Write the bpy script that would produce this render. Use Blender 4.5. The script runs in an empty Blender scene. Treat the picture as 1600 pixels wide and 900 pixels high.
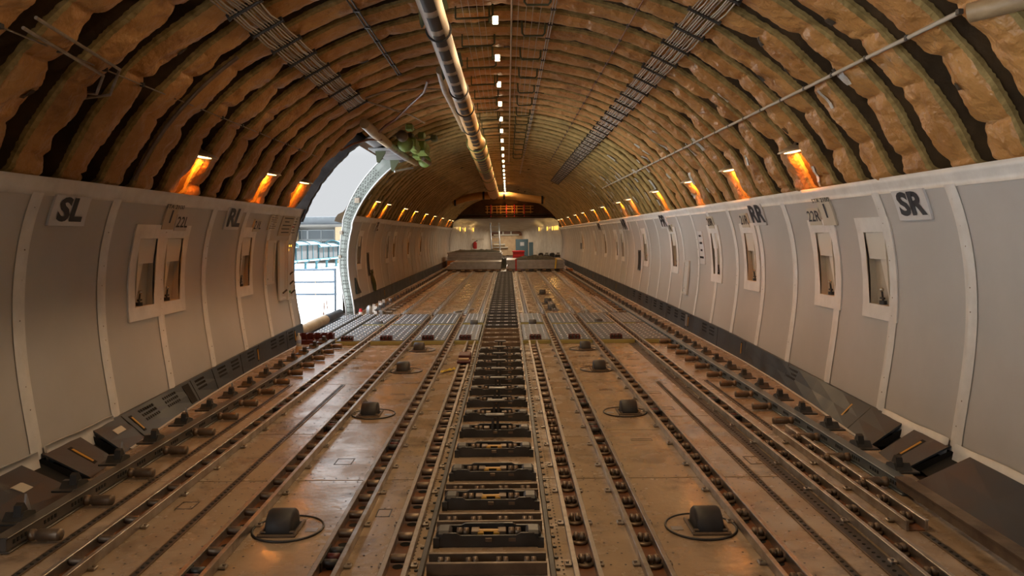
import bpy, math, random
import numpy as np
from mathutils import Vector, noise, Matrix

PI = math.pi
SC = bpy.context.scene
COL = SC.collection
WL = {}                                   # world location of every object, for parenting

# ------------------------------------------------------------------ helpers
ONES = ['', 'first', 'second', 'third', 'fourth', 'fifth', 'sixth', 'seventh', 'eighth', 'ninth', 'tenth', 'eleventh', 'twelfth',
        'thirteenth', 'fourteenth', 'fifteenth', 'sixteenth', 'seventeenth', 'eighteenth', 'nineteenth']
TENS = {2: 'twent', 3: 'thirt', 4: 'fort', 5: 'fift', 6: 'sixt', 7: 'sevent'}
def nth(n):
    if n < 20: return ONES[n]
    t, r = divmod(n, 10)
    return TENS[t] + ('ieth' if r == 0 else 'y-' + ONES[r])

def tag(o, label=None, cat=None, group=None, kind=None):
    if label: o['label'] = label
    if cat: o['category'] = cat
    if group: o['group'] = group
    if kind: o['kind'] = kind
    return o

def thing(name, loc, label, cat, group=None, rz=0.0):
    o = bpy.data.objects.new(name, None)
    o.empty_display_size = 0.1
    COL.objects.link(o)
    o.location = loc
    o.rotation_euler = (0, 0, rz)
    WL[o] = Vector(loc)
    return tag(o, label, cat, group)

def put(name, mesh, parent=None, loc=(0, 0, 0), rot=None):
    """an object with shared mesh data at world position loc"""
    o = bpy.data.objects.new(name, mesh)
    COL.objects.link(o)
    WL[o] = Vector(loc)
    if parent is not None:
        o.parent = parent
        o.location = WL[o] - WL[parent]
    else:
        o.location = loc
    if rot: o.rotation_euler = rot
    return o

class MB:
    def __init__(s):
        s.v = []; s.f = []; s.sm = []
    def add(s, vs, fs, smooth=False):
        n = len(s.v)
        s.v.extend([tuple(p) for p in vs])
        for f in fs:
            s.f.append(tuple(i + n for i in f)); s.sm.append(smooth)
    def quad(s, a, b, c, d):
        s.add([a, b, c, d], [(0, 1, 2, 3)])
    def box(s, x0, x1, y0, y1, z0, z1):
        s.add([(x0, y0, z0), (x1, y0, z0), (x1, y1, z0), (x0, y1, z0), (x0, y0, z1), (x1, y0, z1), (x1, y1, z1), (x0, y1, z1)],
              [(0, 3, 2, 1), (4, 5, 6, 7), (0, 1, 5, 4), (1, 2, 6, 5), (2, 3, 7, 6), (3, 0, 4, 7)])
    def cbox(s, x0, x1, y0, y1, z0, z1, b=0.004):
        """chamfered box"""
        b = min(b, (x1 - x0) * .45, (y1 - y0) * .45, (z1 - z0) * .45)
        vs = []; idx = {}
        X, Y, Z = (x0, x1), (y0, y1), (z0, z1)
        for i in (0, 1):
            for j in (0, 1):
                for k in (0, 1):
                    sx, sy, sz = (1 - 2 * i) * b, (1 - 2 * j) * b, (1 - 2 * k) * b
                    for a in range(3):
                        p = [X[i] + sx, Y[j] + sy, Z[k] + sz]
                        p[a] = (X[i], Y[j], Z[k])[a]
                        idx[(i, j, k, a)] = len(vs); vs.append(p)
        fs = []
        for a in range(3):
            o1, o2 = [t for t in range(3) if t != a]
            for e in (0, 1):
                q = []
                for (u, w) in ((0, 0), (1, 0), (1, 1), (0, 1)):
                    c = [0, 0, 0]; c[a] = e; c[o1] = u; c[o2] = w
                    q.append(idx[tuple(c) + (a,)])
                fs.append(tuple(q))
        for a in range(3):
            o1, o2 = [t for t in range(3) if t != a]
            for u in (0, 1):
                for w in (0, 1):
                    c0 = [0, 0, 0]; c0[o1] = u; c0[o2] = w; c1 = list(c0); c1[a] = 1
                    fs.append((idx[tuple(c0) + (o1,)], idx[tuple(c1) + (o1,)], idx[tuple(c1) + (o2,)], idx[tuple(c0) + (o2,)]))
        for i in (0, 1):
            for j in (0, 1):
                for k in (0, 1):
                    fs.append(tuple(idx[(i, j, k, a)] for a in range(3)))
        s.add(vs, fs)
    def tube(s, pts, r, seg=8, caps=True, smooth=True):
        pts = [Vector(p) for p in pts]
        n = len(pts); rr = r if isinstance(r, (list, tuple)) else [r] * n
        vs = []; prev = None
        for i, p in enumerate(pts):
            t = (pts[min(i + 1, n - 1)] - pts[max(i - 1, 0)])
            t = t.normalized() if t.length > 1e-9 else Vector((0, 1, 0))
            if prev is None:
                up = Vector((0, 0, 1)) if abs(t.z) < .9 else Vector((1, 0, 0))
                u = t.cross(up).normalized()
            else:
                u = prev - t * prev.dot(t)
                u = u.normalized() if u.length > 1e-6 else t.orthogonal().normalized()
            prev = u; w = t.cross(u)
            for k in range(seg):
                a = 2 * PI * k / seg
                vs.append(p + (u * math.cos(a) + w * math.sin(a)) * rr[i])
        fs = []
        for i in range(n - 1):
            for k in range(seg):
                k2 = (k + 1) % seg
                fs.append((i * seg + k, i * seg + k2, (i + 1) * seg + k2, (i + 1) * seg + k))
        s.add(vs, fs, smooth)
        if caps:
            s.add(vs[:seg], [tuple(range(seg))[::-1]]); s.add(vs[-seg:], [tuple(range(seg))])
    def lathe(s, c, prof, seg=16, axis='z', smooth=True):
        """prof: (radius, height) list about an axis through c"""
        vs = []
        for (r, h) in prof:
            for k in range(seg):
                a = 2 * PI * k / seg
                q = (r * math.cos(a), r * math.sin(a), h)
                if axis == 'x': q = (q[2], q[0], q[1])
                elif axis == 'y': q = (q[0], q[2], q[1])
                vs.append((c[0] + q[0], c[1] + q[1], c[2] + q[2]))
        fs = []
        for i in range(len(prof) - 1):
            for k in range(seg):
                k2 = (k + 1) % seg
                fs.append((i * seg + k, i * seg + k2, (i + 1) * seg + k2, (i + 1) * seg + k))
        s.add(vs, fs, smooth)
        s.add(vs[:seg], [tuple(range(seg))[::-1]]); s.add(vs[-seg:], [tuple(range(seg))])
    def prism(s, poly, a0, a1, axis='y'):
        """2-D polygon extruded along an axis; poly coordinates are the other two axes in xyz order"""
        def P(p, a):
            return {'x': (a, p[0], p[1]), 'y': (p[0], a, p[1]), 'z': (p[0], p[1], a)}[axis]
        n = len(poly)
        vs = [P(p, a0) for p in poly] + [P(p, a1) for p in poly]
        fs = [tuple(range(n)), tuple(range(n, 2 * n))[::-1]]
        for i in range(n):
            j = (i + 1) % n
            fs.append((i, n + i, n + j, j))
        s.add(vs, fs)
    def grid(s, rows, smooth=True, skip=None):
        n, m = len(rows), len(rows[0])
        vs = [p for r in rows for p in r]
        fs = []
        for i in range(n - 1):
            for j in range(m - 1):
                if skip and skip(i, j): continue
                fs.append((i * m + j, i * m + j + 1, (i + 1) * m + j + 1, (i + 1) * m + j))
        s.add(vs, fs, smooth)
    def mesh(s, name, mat, off=(0, 0, 0), recalc=False):
        me = bpy.data.meshes.new(name)
        if off[0] or off[1] or off[2]:
            vv = [(p[0] - off[0], p[1] - off[1], p[2] - off[2]) for p in s.v]
        else: vv = s.v
        me.from_pydata(vv, [], s.f)
        me.polygons.foreach_set('use_smooth', s.sm)
        me.materials.append(mat)
        if recalc:
            import bmesh
            bm = bmesh.new(); bm.from_mesh(me)
            bmesh.ops.recalc_face_normals(bm, faces=bm.faces)
            bm.to_mesh(me); bm.free()
        me.update()
        return me
    def build(s, name, mat, parent=None, recalc=False):
        off = WL[parent] if parent is not None else Vector((0, 0, 0))
        me = s.mesh(name, mat, off, recalc)
        o = bpy.data.objects.new(name, me)
        COL.objects.link(o)
        WL[o] = Vector(off)
        if parent is not None: o.parent = parent
        return o

def struct(name, mb, mat, **k):
    return tag(mb.build(name, mat, **k), kind='structure')

def lone(name, mb, mat, label, cat, group=None, base=None, recalc=False):
    """a thing that is one mesh, its origin at base"""
    b = Vector(base) if base is not None else Vector((0, 0, 0))
    o = bpy.data.objects.new(name, mb.mesh(name, mat, b, recalc)); COL.objects.link(o)
    o.location = b; WL[o] = b
    return tag(o, label, cat, group)

# ------------------------------------------------------------------ materials
def mat(name, col, col2=None, scale=3.0, rough=.5, rough2=None, metal=0.0, bump=0.0, bscale=20.0, stretch=(1, 1, 1), stain=None, bdist=.02,
        stain_scale=1.2, stain_lo=.55, stain_hi=.68, detail=5.0, spec=None, emit=None, emit_s=0.0, sheen=0.0):
    m = bpy.data.materials.new(name); m.use_nodes = True
    nt = m.node_tree; N = nt.nodes; L = nt.links
    b = N['Principled BSDF']
    b.inputs['Base Color'].default_value = (*col, 1); b.inputs['Roughness'].default_value = rough
    b.inputs['Metallic'].default_value = metal
    if spec is not None: b.inputs['Specular IOR Level'].default_value = spec
    if sheen: b.inputs['Sheen Weight'].default_value = sheen
    if emit:
        b.inputs['Emission Color'].default_value = (*emit, 1); b.inputs['Emission Strength'].default_value = emit_s
    if col2 is None and not bump and rough2 is None: return m
    geo = N.new('ShaderNodeNewGeometry'); mp = N.new('ShaderNodeMapping')
    mp.inputs['Scale'].default_value = stretch
    L.new(geo.outputs['Position'], mp.inputs['Vector'])
    n1 = N.new('ShaderNodeTexNoise'); n1.inputs['Scale'].default_value = scale; n1.inputs['Detail'].default_value = detail
    n1.inputs['Roughness'].default_value = .6
    L.new(mp.outputs[0], n1.inputs['Vector'])
    rp = N.new('ShaderNodeMapRange'); rp.inputs['From Min'].default_value = .35; rp.inputs['From Max'].default_value = .65
    L.new(n1.outputs['Fac'], rp.inputs['Value'])
    if col2 is not None:
        mx = N.new('ShaderNodeMix'); mx.data_type = 'RGBA'
        mx.inputs['A'].default_value = (*col, 1); mx.inputs['B'].default_value = (*col2, 1)
        L.new(rp.outputs[0], mx.inputs['Factor'])
        out = mx.outputs['Result']
        if stain:
            n3 = N.new('ShaderNodeTexNoise'); n3.inputs['Scale'].default_value = stain_scale; n3.inputs['Detail'].default_value = 7
            n3.inputs['Roughness'].default_value = .68
            L.new(mp.outputs[0], n3.inputs['Vector'])
            r3 = N.new('ShaderNodeMapRange'); r3.inputs['From Min'].default_value = stain_lo; r3.inputs['From Max'].default_value = stain_hi
            L.new(n3.outputs['Fac'], r3.inputs['Value'])
            m3 = N.new('ShaderNodeMix'); m3.data_type = 'RGBA'
            L.new(r3.outputs[0], m3.inputs['Factor']); L.new(out, m3.inputs['A']); m3.inputs['B'].default_value = (*stain, 1)
            out = m3.outputs['Result']
        L.new(out, b.inputs['Base Color'])
    if rough2 is not None:
        r2 = N.new('ShaderNodeMapRange'); r2.inputs['From Min'].default_value = .35; r2.inputs['From Max'].default_value = .65
        r2.inputs['To Min'].default_value = rough; r2.inputs['To Max'].default_value = rough2
        L.new(n1.outputs['Fac'], r2.inputs['Value']); L.new(r2.outputs[0], b.inputs['Roughness'])
    if bump:
        n2 = N.new('ShaderNodeTexNoise'); n2.inputs['Scale'].default_value = bscale; n2.inputs['Detail'].default_value = 4
        L.new(mp.outputs[0], n2.inputs['Vector'])
        bp = N.new('ShaderNodeBump'); bp.inputs['Strength'].default_value = bump; bp.inputs['Distance'].default_value = bdist
        L.new(n2.outputs['Fac'], bp.inputs['Height']); L.new(bp.outputs[0], b.inputs['Normal'])
    return m

M = {}
M['lining'] = mat('lining_fabric', (.47, .46, .445), (.53, .52, .51), 1.2, .42, .55, bump=.05, bscale=4)
M['tape'] = mat('white_tape', (.80, .80, .79), (.70, .70, .69), 6, .35, .5, bump=.12, bscale=25)
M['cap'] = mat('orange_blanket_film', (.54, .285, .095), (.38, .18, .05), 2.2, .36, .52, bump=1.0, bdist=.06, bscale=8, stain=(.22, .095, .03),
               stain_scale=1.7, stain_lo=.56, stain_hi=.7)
M['cap_far'] = mat('olive_blanket_film', (.50, .335, .12), (.29, .195, .06), 2.4, .45, .6, bump=.9, bdist=.04, bscale=9, stain=(.17, .13, .045),
                   stain_scale=1.5, stain_lo=.52, stain_hi=.66)
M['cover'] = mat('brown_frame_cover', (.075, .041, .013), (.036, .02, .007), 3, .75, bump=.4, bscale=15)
M['fringe'] = mat('olive_fringe', (.36, .26, .10), (.18, .125, .04), 14, .9)
M['shell'] = mat('bay_blanket', (.15, .068, .02), (.09, .04, .012), 2.5, .7, bump=.4, bscale=8)
M['floor'] = mat('floor_panel_paint', (.44, .325, .215), (.30, .215, .14), 3.2, .10, .36, spec=.85, bump=.08, bscale=24, stain=(.135, .092, .06),
                 stain_scale=2.1, stain_lo=.52, stain_hi=.70)
M['floorbase'] = mat('floor_structure', (.05, .03, .018), rough=.7)
M['rail'] = mat('worn_rail_alloy', (.50, .455, .41), (.34, .29, .24), 9, .28, .45, metal=.85)
M['rust'] = mat('tray_primer', (.20, .07, .018), (.10, .036, .012), 8, .5)
M['roller'] = mat('bronze_roller', (.24, .18, .125), (.15, .105, .07), 12, .35, .5, metal=.6)
M['steel'] = mat('bright_steel', (.55, .53, .5), rough=.25, metal=.95)
M['dark'] = mat('black_oxide', (.028, .026, .024), (.05, .046, .042), 9, .35, .55)
M['beam'] = mat('brown_channel_alloy', (.20, .145, .095), (.115, .08, .055), 6, .38, .55, metal=.45)
M['rubber'] = mat('black_rubber', (.02, .019, .018), (.035, .03, .028), 12, .55)
M['yellow'] = mat('yellow_clip', (.48, .25, .02), rough=.45)
M['paleyellow'] = mat('yellow_tag', (.75, .55, .08), rough=.6)
M['guide'] = mat('blue_grey_rail', (.115, .145, .165), (.17, .2, .22), 7, .32, .5, metal=.4)
M['lrail'] = mat('dark_grey_rail', (.10, .09, .078), (.15, .13, .11), 7, .32, .5, metal=.5)
M['kick'] = mat('charcoal_kick_panel', (.022, .030, .040), (.042, .058, .078), 3, .38, .55, stain=(.11, .13, .145), stain_scale=3.2, stain_lo=.62,
                stain_hi=.78)
M['hole'] = mat('dark_void', (.008, .008, .008), rough=.9)
M['ball'] = mat('ball_steel', (.5, .5, .51), rough=.3, metal=.9)
M['matplate'] = mat('grey_ball_plate', (.06, .072, .084), (.09, .105, .12), 5, .45, .6)
M['olive'] = mat('olive_edge', (.36, .33, .12), rough=.5)
M['redbrown'] = mat('dark_red_block', (.09, .018, .014), rough=.45)
M['red'] = mat('red_paint', (.5, .02, .02), rough=.4)
M['recess'] = mat('beige_recess', (.50, .44, .34), (.46, .40, .31), 3, .6)
M['shade'] = mat('window_shade', (.70, .67, .60), rough=.4)
M['ink'] = mat('black_ink', (.012, .013, .02), rough=.5)
M['placard'] = mat('placard_white', (.66, .67, .69), rough=.35)
M['buff'] = mat('placard_buff', (.56, .53, .44), rough=.5)
M['gasper'] = mat('grey_white_paint', (.6, .62, .62), rough=.4)
M['ductw'] = mat('duct_white_film', (.60, .53, .44), (.52, .43, .33), 3, .5, .6, bump=.1, bscale=8)
M['ducto'] = mat('duct_orange_film', (.60, .33, .10), (.50, .26, .07), 2, .5, .6, bump=.1, bscale=8)
M['duct2'] = mat('duct_tan_wrap', (.42, .30, .17), (.30, .21, .11), 5, .5, bump=.4, bscale=14)
M['strap'] = mat('black_strap', (.012, .010, .009), rough=.5)
M['green'] = mat('green_primer', (.16, .21, .035), (.10, .14, .03), 8, .5)
M['dgreen'] = mat('dark_green_bracket', (.075, .085, .04), rough=.5)
M['wire'] = mat('wire_sheath', (.33, .27, .21), (.22, .17, .12), 15, .55)
M['wirew'] = mat('pale_wire', (.46, .42, .36), rough=.5)
M['cableb'] = mat('brown_cable', (.2, .075, .03), rough=.5)
M['foil'] = mat('foil_tape', (.66, .66, .62), (.5, .49, .44), 20, .3, .5, metal=.3)
M['patch'] = mat('dark_patch', (.045, .032, .018), rough=.7)
M['lampmetal'] = mat('lamp_metal', (.55, .47, .36), rough=.35, metal=.6)
M['lens'] = mat('lamp_lens', (1, .9, .7), emit=(1, .78, .48), emit_s=9.0)
M['lens2'] = mat('lamp_lens_warm', (1, .7, .3), emit=(1, .62, .25), emit_s=6.0)
M['strip'] = mat('lamp_lens_yellow', (1, .7, .2), emit=(1, .55, .07), emit_s=2.2)
M['frame'] = mat('grey_green_frame', (.19, .21, .19), (.25, .27, .25), 5, .45, metal=.2)
M['frame_edge'] = mat('frame_white_edge', (.6, .6, .6), rough=.35)
M['jamb'] = mat('dark_jamb', (.035, .03, .03), (.07, .06, .058), 7, .8)
M['alloy'] = mat('brushed_alloy', (.45, .46, .48), (.34, .35, .37), 5, .3, .45, metal=.75)
M['net'] = mat('dark_cargo_net', (.03, .032, .026), (.07, .07, .05), 14, .9)
M['fwd'] = mat('forward_lining', (.55, .49, .41), (.46, .39, .31), 2.5, .35, .5, bump=.06, bscale=5)
M['bluebox'] = mat('blue_grey_cabinet', (.10, .17, .21), rough=.45)
M['orange'] = mat('orange_wood', (.45, .17, .04), rough=.6)
M['cream'] = mat('cream_board', (.55, .40, .24), (.45, .31, .18), 4, .6)
M['bottle'] = mat('bottle_plastic', (.55, .62, .68), rough=.12)
M['blabel'] = mat('bottle_label', (.30, .38, .62), rough=.4)
M['cup'] = mat('paper_cup', (.50, .36, .21), rough=.6)
M['cloth'] = mat('green_cloth', (.075, .085, .025), (.045, .055, .018), 9, .85)
M['tapegreen'] = mat('green_tape', (.06, .20, .05), rough=.5)
M['teal'] = mat('teal_paint', (.012, .09, .115), rough=.5)
M['walkglass'] = mat('walkway_glass', (.027, .028, .028), (.04, .039, .037), .3, .7)
M['canopy'] = mat('white_canopy', (.12, .155, .17), rough=.4)
M['concrete'] = mat('apron_concrete', (.74, .74, .73), (.7, .7, .69), .08, .8)
M['bldg'] = mat('terminal_wall', (.11, .104, .09), (.094, .09, .083), .15, .8)
M['bldgroof'] = mat('terminal_roof', (.12, .135, .148), (.096, .11, .122), .6, .7)
M['bldgglass'] = mat('terminal_glass', (.04, .055, .065), rough=.3)
M['bldgframe'] = mat('terminal_frames', (.20, .22, .23), rough=.5)
M['railblue'] = mat('blue_grey_railing', (.10, .14, .19), rough=.4, metal=.3)

# ------------------------------------------------------------------ geometry of the fuselage
ZC = 1.07                                  # height of the widest line above the floor
AO, BO = 3.34, 2.80                        # outer shell half axes
DY0, DY1 = 11.45, 15.25                     # cargo doorway
DOOR_TH = -.70
YA, YF = -4.0, 42.0
SEAM0, SEAMP = 5.0, 1.016

_z = np.array([0, .17, .4, .6, .85, 1.1, 1.3, 1.5, 1.7, 1.95])
_x = np.array([2.945, 2.96, 2.998, 3.03, 3.06, 3.07, 3.062, 3.035, 2.985, 2.885])
_pf = np.polyfit(_z, _x, 5)
def prof(z): return float(np.polyval(_pf, z))
def zkick(Y): return float(np.interp(Y, [4, 6, 8, 10, 14], [.14, .17, .215, .26, .29]))
def xkick(Y): return float(np.interp(Y, [3.5, 4.6, 5.6, 6.74, 8, 9.4], [2.46, 2.58, 2.70, 2.80, 2.88, 2.93]))
ZTOP = 1.95

def bulge(side, Y, z):
    t = ((Y - SEAM0) / SEAMP) % 1.0
    w = math.sin(PI * t) ** .7
    e = min(1.0, max(0.0, (ZTOP - .1 - z) * 4)) * min(1.0, max(0.0, (z - .2) * 4))
    n = noise.noise(Vector((Y * 1.1 + 7 * side, z * 1.0 + Y * .5, 3.3 * side)))
    n2 = noise.noise(Vector((Y * 2.6, z * .9 - Y * .8, 9.1 * side)))
    return w * (.005 + .012 * n + .009 * n2) * (.35 + .65 * e)

def lining(side, Y, z, off=0.0):
    x = prof(z) - off - bulge(side, Y, z)
    return (side * x, Y, z)

def kickpt(side, Y, t, off=0.0):
    zk = zkick(Y)
    x = xkick(Y) * (1 - t) + (prof(zk) - .02) * t
    return (side * (x - off), Y, zk * t + .002)

def ell(th, d):
    return ((AO - d) * math.sin(th), ZC + (BO - d) * math.cos(th))
def th_at_x(x, d=.25): return math.asin(x / (AO - d))
CROWN_W = 17.0; SKY = .72; EXPO = 0.0
# ------------------------------------------------------------------ surface patches
def patch(mb, side, fn, Ys, As, off, back=0.0, skip=None, smooth=False):
    """raised plate that follows a wall: grid at off, skirted back to the surface"""
    rows = [[fn(side, Y, a, off) for a in As] for Y in Ys]
    n, m = len(Ys), len(As)
    keep = lambda i, j: 0 <= i < n - 1 and 0 <= j < m - 1 and not (skip and skip(i, j))
    base = len(mb.v)
    flat = [p for r in rows for p in r] + [fn(side, Y, a, back) for Y in Ys for a in As]
    fs = []
    for i in range(n - 1):
        for j in range(m - 1):
            if not keep(i, j): continue
            q = [i * m + j, (i + 1) * m + j, (i + 1) * m + j + 1, i * m + j + 1]
            fs.append(tuple(q if side > 0 else q[::-1]))
            for (di, dj, a, b) in ((-1, 0, (i, j), (i, j + 1)), (1, 0, (i + 1, j), (i + 1, j + 1)), (0, -1, (i, j), (i + 1, j)), (0, 1, (i, j + 1), (i + 1, j + 1))):
                if not keep(i + di, j + dj):
                    A = a[0] * m + a[1]; B = b[0] * m + b[1]
                    fs.append((A, B, n * m + B, n * m + A))
    mb.add(flat, fs, smooth)

def lin(a, b, n): return [a + (b - a) * i / (n - 1) for i in range(n)]

# ------------------------------------------------------------------ text
def text_polys(s, size, bold=0.0, sx=1.0):
    cu = bpy.data.curves.new('t', 'FONT'); cu.body = s; cu.size = size; cu.offset = bold; cu.align_x = 'CENTER'; cu.align_y = 'CENTER'
    cu.resolution_u = 3
    ob = bpy.data.objects.new('t', cu); COL.objects.link(ob)
    dg = bpy.context.evaluated_depsgraph_get(); dg.update()
    me = bpy.data.meshes.new_from_object(ob.evaluated_get(dg))
    vs = [(v.co.x * sx, v.co.y) for v in me.vertices]; fs = [tuple(p.vertices) for p in me.polygons]
    bpy.data.objects.remove(ob); bpy.data.curves.remove(cu); bpy.data.meshes.remove(me)
    return vs, fs

def wall_text(mb, side, s, Yc, zc, h, sx=1.45, bold=0.0, off=.011):
    vs, fs = text_polys(s, h / .72, bold * h, sx)
    d = 1 if side < 0 else -1
    mb.add([lining(side, Yc + d * x, zc + y, off) for x, y in vs], fs)

# ------------------------------------------------------------------ camera
cam = bpy.data.cameras.new('camera'); co = bpy.data.objects.new('camera', cam); COL.objects.link(co)
co.location = (.085, 0, 1.55); co.rotation_euler = (PI / 2, math.radians(.5), 0)
cam.sensor_width = 36; cam.lens = 36 * 1215 / 1600; cam.shift_x = 7 / 1600; cam.shift_y = -83 / 1600
cam.clip_start = .05; cam.clip_end = 2000
SC.camera = co

# ------------------------------------------------------------------ floor
TRAYX = {'outer left': -1.945, 'wide left': -1.335, 'mid left': -.75, 'inner left': -.44, 'inner right': .431, 'mid right': .75,
         'wide right': 1.337, 'outer right': 1.95}
mb = MB(); mb.box(-3.3, 3.3, YA, 60, -.16, -.035)
floor = struct('floor', mb, M['floorbase'])
cols = [(-2.985, -2.01), (-2.005, -1.405), (-1.40, -.805), (-.80, -.495), (-.49, -.34), (-.325, .28), (.295, .49), (.495, .805), (.81, 1.40), (1.405, 2.005),
        (2.01, 2.985)]
joints = [YA, -1.0, 2.2, 4.94, 8.15, 11.0, 14.9, 18.1, 21.3, 24.5, 27.7, 30.9, 34.1, 38, 42]
sub = {1: [6.1], 2: [6.45], 3: [6.9], 6: [6.8], 7: [5.95], 8: [6.15], 9: [6.6]}
for ci, (x0, x1) in enumerate(cols):
    js = sorted(joints + sub.get(ci, []))
    for a, b in zip(js[:-1], js[1:]):
        m2 = MB()
        if ci in (0, 10):
            # the outboard panel follows the kick panel inward near the tail
            s = -1 if ci == 0 else 1
            inn = x1 if s < 0 else x0
            ys = lin(a + .003, b - .003, 8)
            poly = [(inn, ys[0]), (inn, ys[-1])] + [(s * (xkick(y) + .03), y) for y in ys[::-1]]
            m2.prism(poly, -.035, 0, 'z')
            m2.build('floor_panel', M['floor'], floor, recalc=True)
        else:
            m2.cbox(x0, x1, a + .006, b - .006, -.035, 0, .002)
            m2.build('floor_panel', M['floor'], floor)
# fastener rows beside the trays and along the joints
rivet = MB()
def rv(x, y):
    r = .006
    rivet.add([(x + r * math.cos(k * PI / 3), y + r * math.sin(k * PI / 3), .0022) for k in range(6)], [tuple(range(6))])
for X in TRAYX.values():
    for s in (-1, 1):
        y = 2.6
        while y < 8.0:
            rv(X + s * .125, y); y += .13
for xs in (-1.53, -1.75, 1.53, 1.75, -2.07, 2.07):
    y = 2.6
    while y < 8.0:
        rv(xs, y); y += .11
for s in (-1, 1):
    y = 2.6
    while y < 11:
        rv(s * .355 - .025, y); y += .045
for jy in (4.94, 8.15):
    x = -2.3
    while x < 2.3:
        if all(abs(x - t) > .08 for t in TRAYX.values()) and abs(x) > .36:
            rv(x, jy - .035); rv(x, jy + .035)
        x += .075
rivet.build('rivet_row', M['hole'], floor)

# flush cover plates let into the panels
for k, (x, y, w, l) in enumerate(((1.05, 7.75, .13, .05), (1.08, 5.85, .16, .05), (1.75, 5.3, .10, .18), (1.48, 6.9, .14, .10), (1.5, 7.6, .14, .10), (-1.05, 5.35, .12, .14), (-.62, 4.35, .08, .12), (1.62, 9.6, .16, .05), (1.05, 9.9, .14, .05), (-1.78, 4.5, .1, .12), (-1.0, 7.6, .14, .05))):
    mb = MB()
    for (a, b, c, d) in ((x - w / 2, x + w / 2, y - l / 2, y - l / 2 + .006), (x - w / 2, x + w / 2, y + l / 2 - .006, y + l / 2), (x - w / 2, x - w / 2 + .006, y - l / 2, y + l / 2), (x + w / 2 - .006, x + w / 2, y - l / 2, y + l / 2)):
        mb.box(a, b, c, d, .0, .0016)
    mb.build('access_plate', M['dark'], floor)
# flush seat tracks, dark slotted strips
def seat_track(x, y0, y1, w=.028, label=None):
    mb = MB(); mb.box(x - w / 2, x + w / 2, y0, y1, .0005, .004)
    o = lone('seat_track', mb, M['dark'], label, 'floor track', 'seat tracks', (x, y0, .0005))
    m2 = MB()
    y = max(y0, 2.6) + .03
    while y < min(y1, 9):
        m2.lathe((x, y, .004), [(.009, 0), (.009, .002)], 8, smooth=False); y += .0254 * 2
    if m2.v: m2.build('groove', M['hole'], o)
    m3 = MB()
    for s in (-1, 1): m3.box(x + s * (w / 2 + .004) - .004, x + s * (w / 2 + .004) + .004, y0, y1, .001, .006)
    m3.build('lip', M['beam'], o)
seat_track(-2.19, YA, 8.1, label='dark slotted floor track between the left guide rail and outermost left roller tray')
seat_track(-1.64, YA, 8.1, label='dark slotted floor track between the two outermost left roller trays')
seat_track(1.64, YA, 8.15, label='dark slotted floor track between the two outermost long right roller trays')
seat_track(1.835, YA, 11.0, .075, label='wide dark ribbed floor track close beside the outermost long right roller tray')
seat_track(2.21, YA, 4.0, label='dark slotted floor track nearest the loose grey rail at lower right')
seat_track(2.16, 6.1, 8.2, label='short dark slotted floor track ahead of the short caster tray on right')

# ------------------------------------------------------------------ lining walls with window openings
WINR = [6.22, 7.22, 9.45, 11.05, 13.8, 16.7, 20.0, 21.1, 23.5, 26.2, 30.6]
WINL = [6.72, 7.26, 9.27, 16.4, 20.2, 21.4, 24.5, 28.0]
ZW0, ZW1, WW = .965, 1.545, .34
def lining_mesh(side, Y0, Y1, wins, Yfine):
    Ys = set()
    y = Y0
    while y < Y1:
        Ys.add(round(y, 4)); y += .085 if 2.5 < y < Yfine else .17
    Ys.add(Y1)
    edges = []
    for w in wins:
        if Y0 < w < Y1: edges += [w - WW / 2, w + WW / 2]
    Ys = sorted([q for q in Ys if all(abs(q - e) > .02 for e in edges)] + edges)
    zs = sorted(lin(.12, ZW0, 12) + lin(ZW0, ZW1, 9)[1:] + lin(ZW1, ZTOP, 6)[1:])
    mb = MB()
    rows = [[lining(side, Y, z) for z in zs] + [(side * 2.93, Y, ZTOP + .004), (side * 3.1, Y, ZTOP + .004)] for Y in Ys]
    def skip(i, j):
        if j >= len(zs) - 1: return False
        yc = (Ys[i] + Ys[i + 1]) / 2; zc = (zs[j] + zs[j + 1]) / 2
        return ZW0 < zc < ZW1 and any(abs(yc - w) < WW / 2 for w in wins)
    if side < 0: rows = [r[::-1] for r in rows]; K = len(zs) + 2; sk = lambda i, j: skip(i, K - 2 - j)
    else: sk = skip
    mb.grid(rows, True, sk)
    return mb
wall_right = struct('wall_right', lining_mesh(1, YA, YF, WINR, 14), M['lining'])
wall_left = struct('wall_left', lining_mesh(-1, 2.4, DY0, WINL, 11.3), M['lining'])
lining_mesh(-1, YA, -3.5, [], 0).build('wall_lining', M['lining'], wall_left)  # lining left out ahead of this piece for the added opening behind the camera
lining_mesh(-1, DY1, YF, WINL, 0).build('wall_lining', M['lining'], wall_left)

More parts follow.
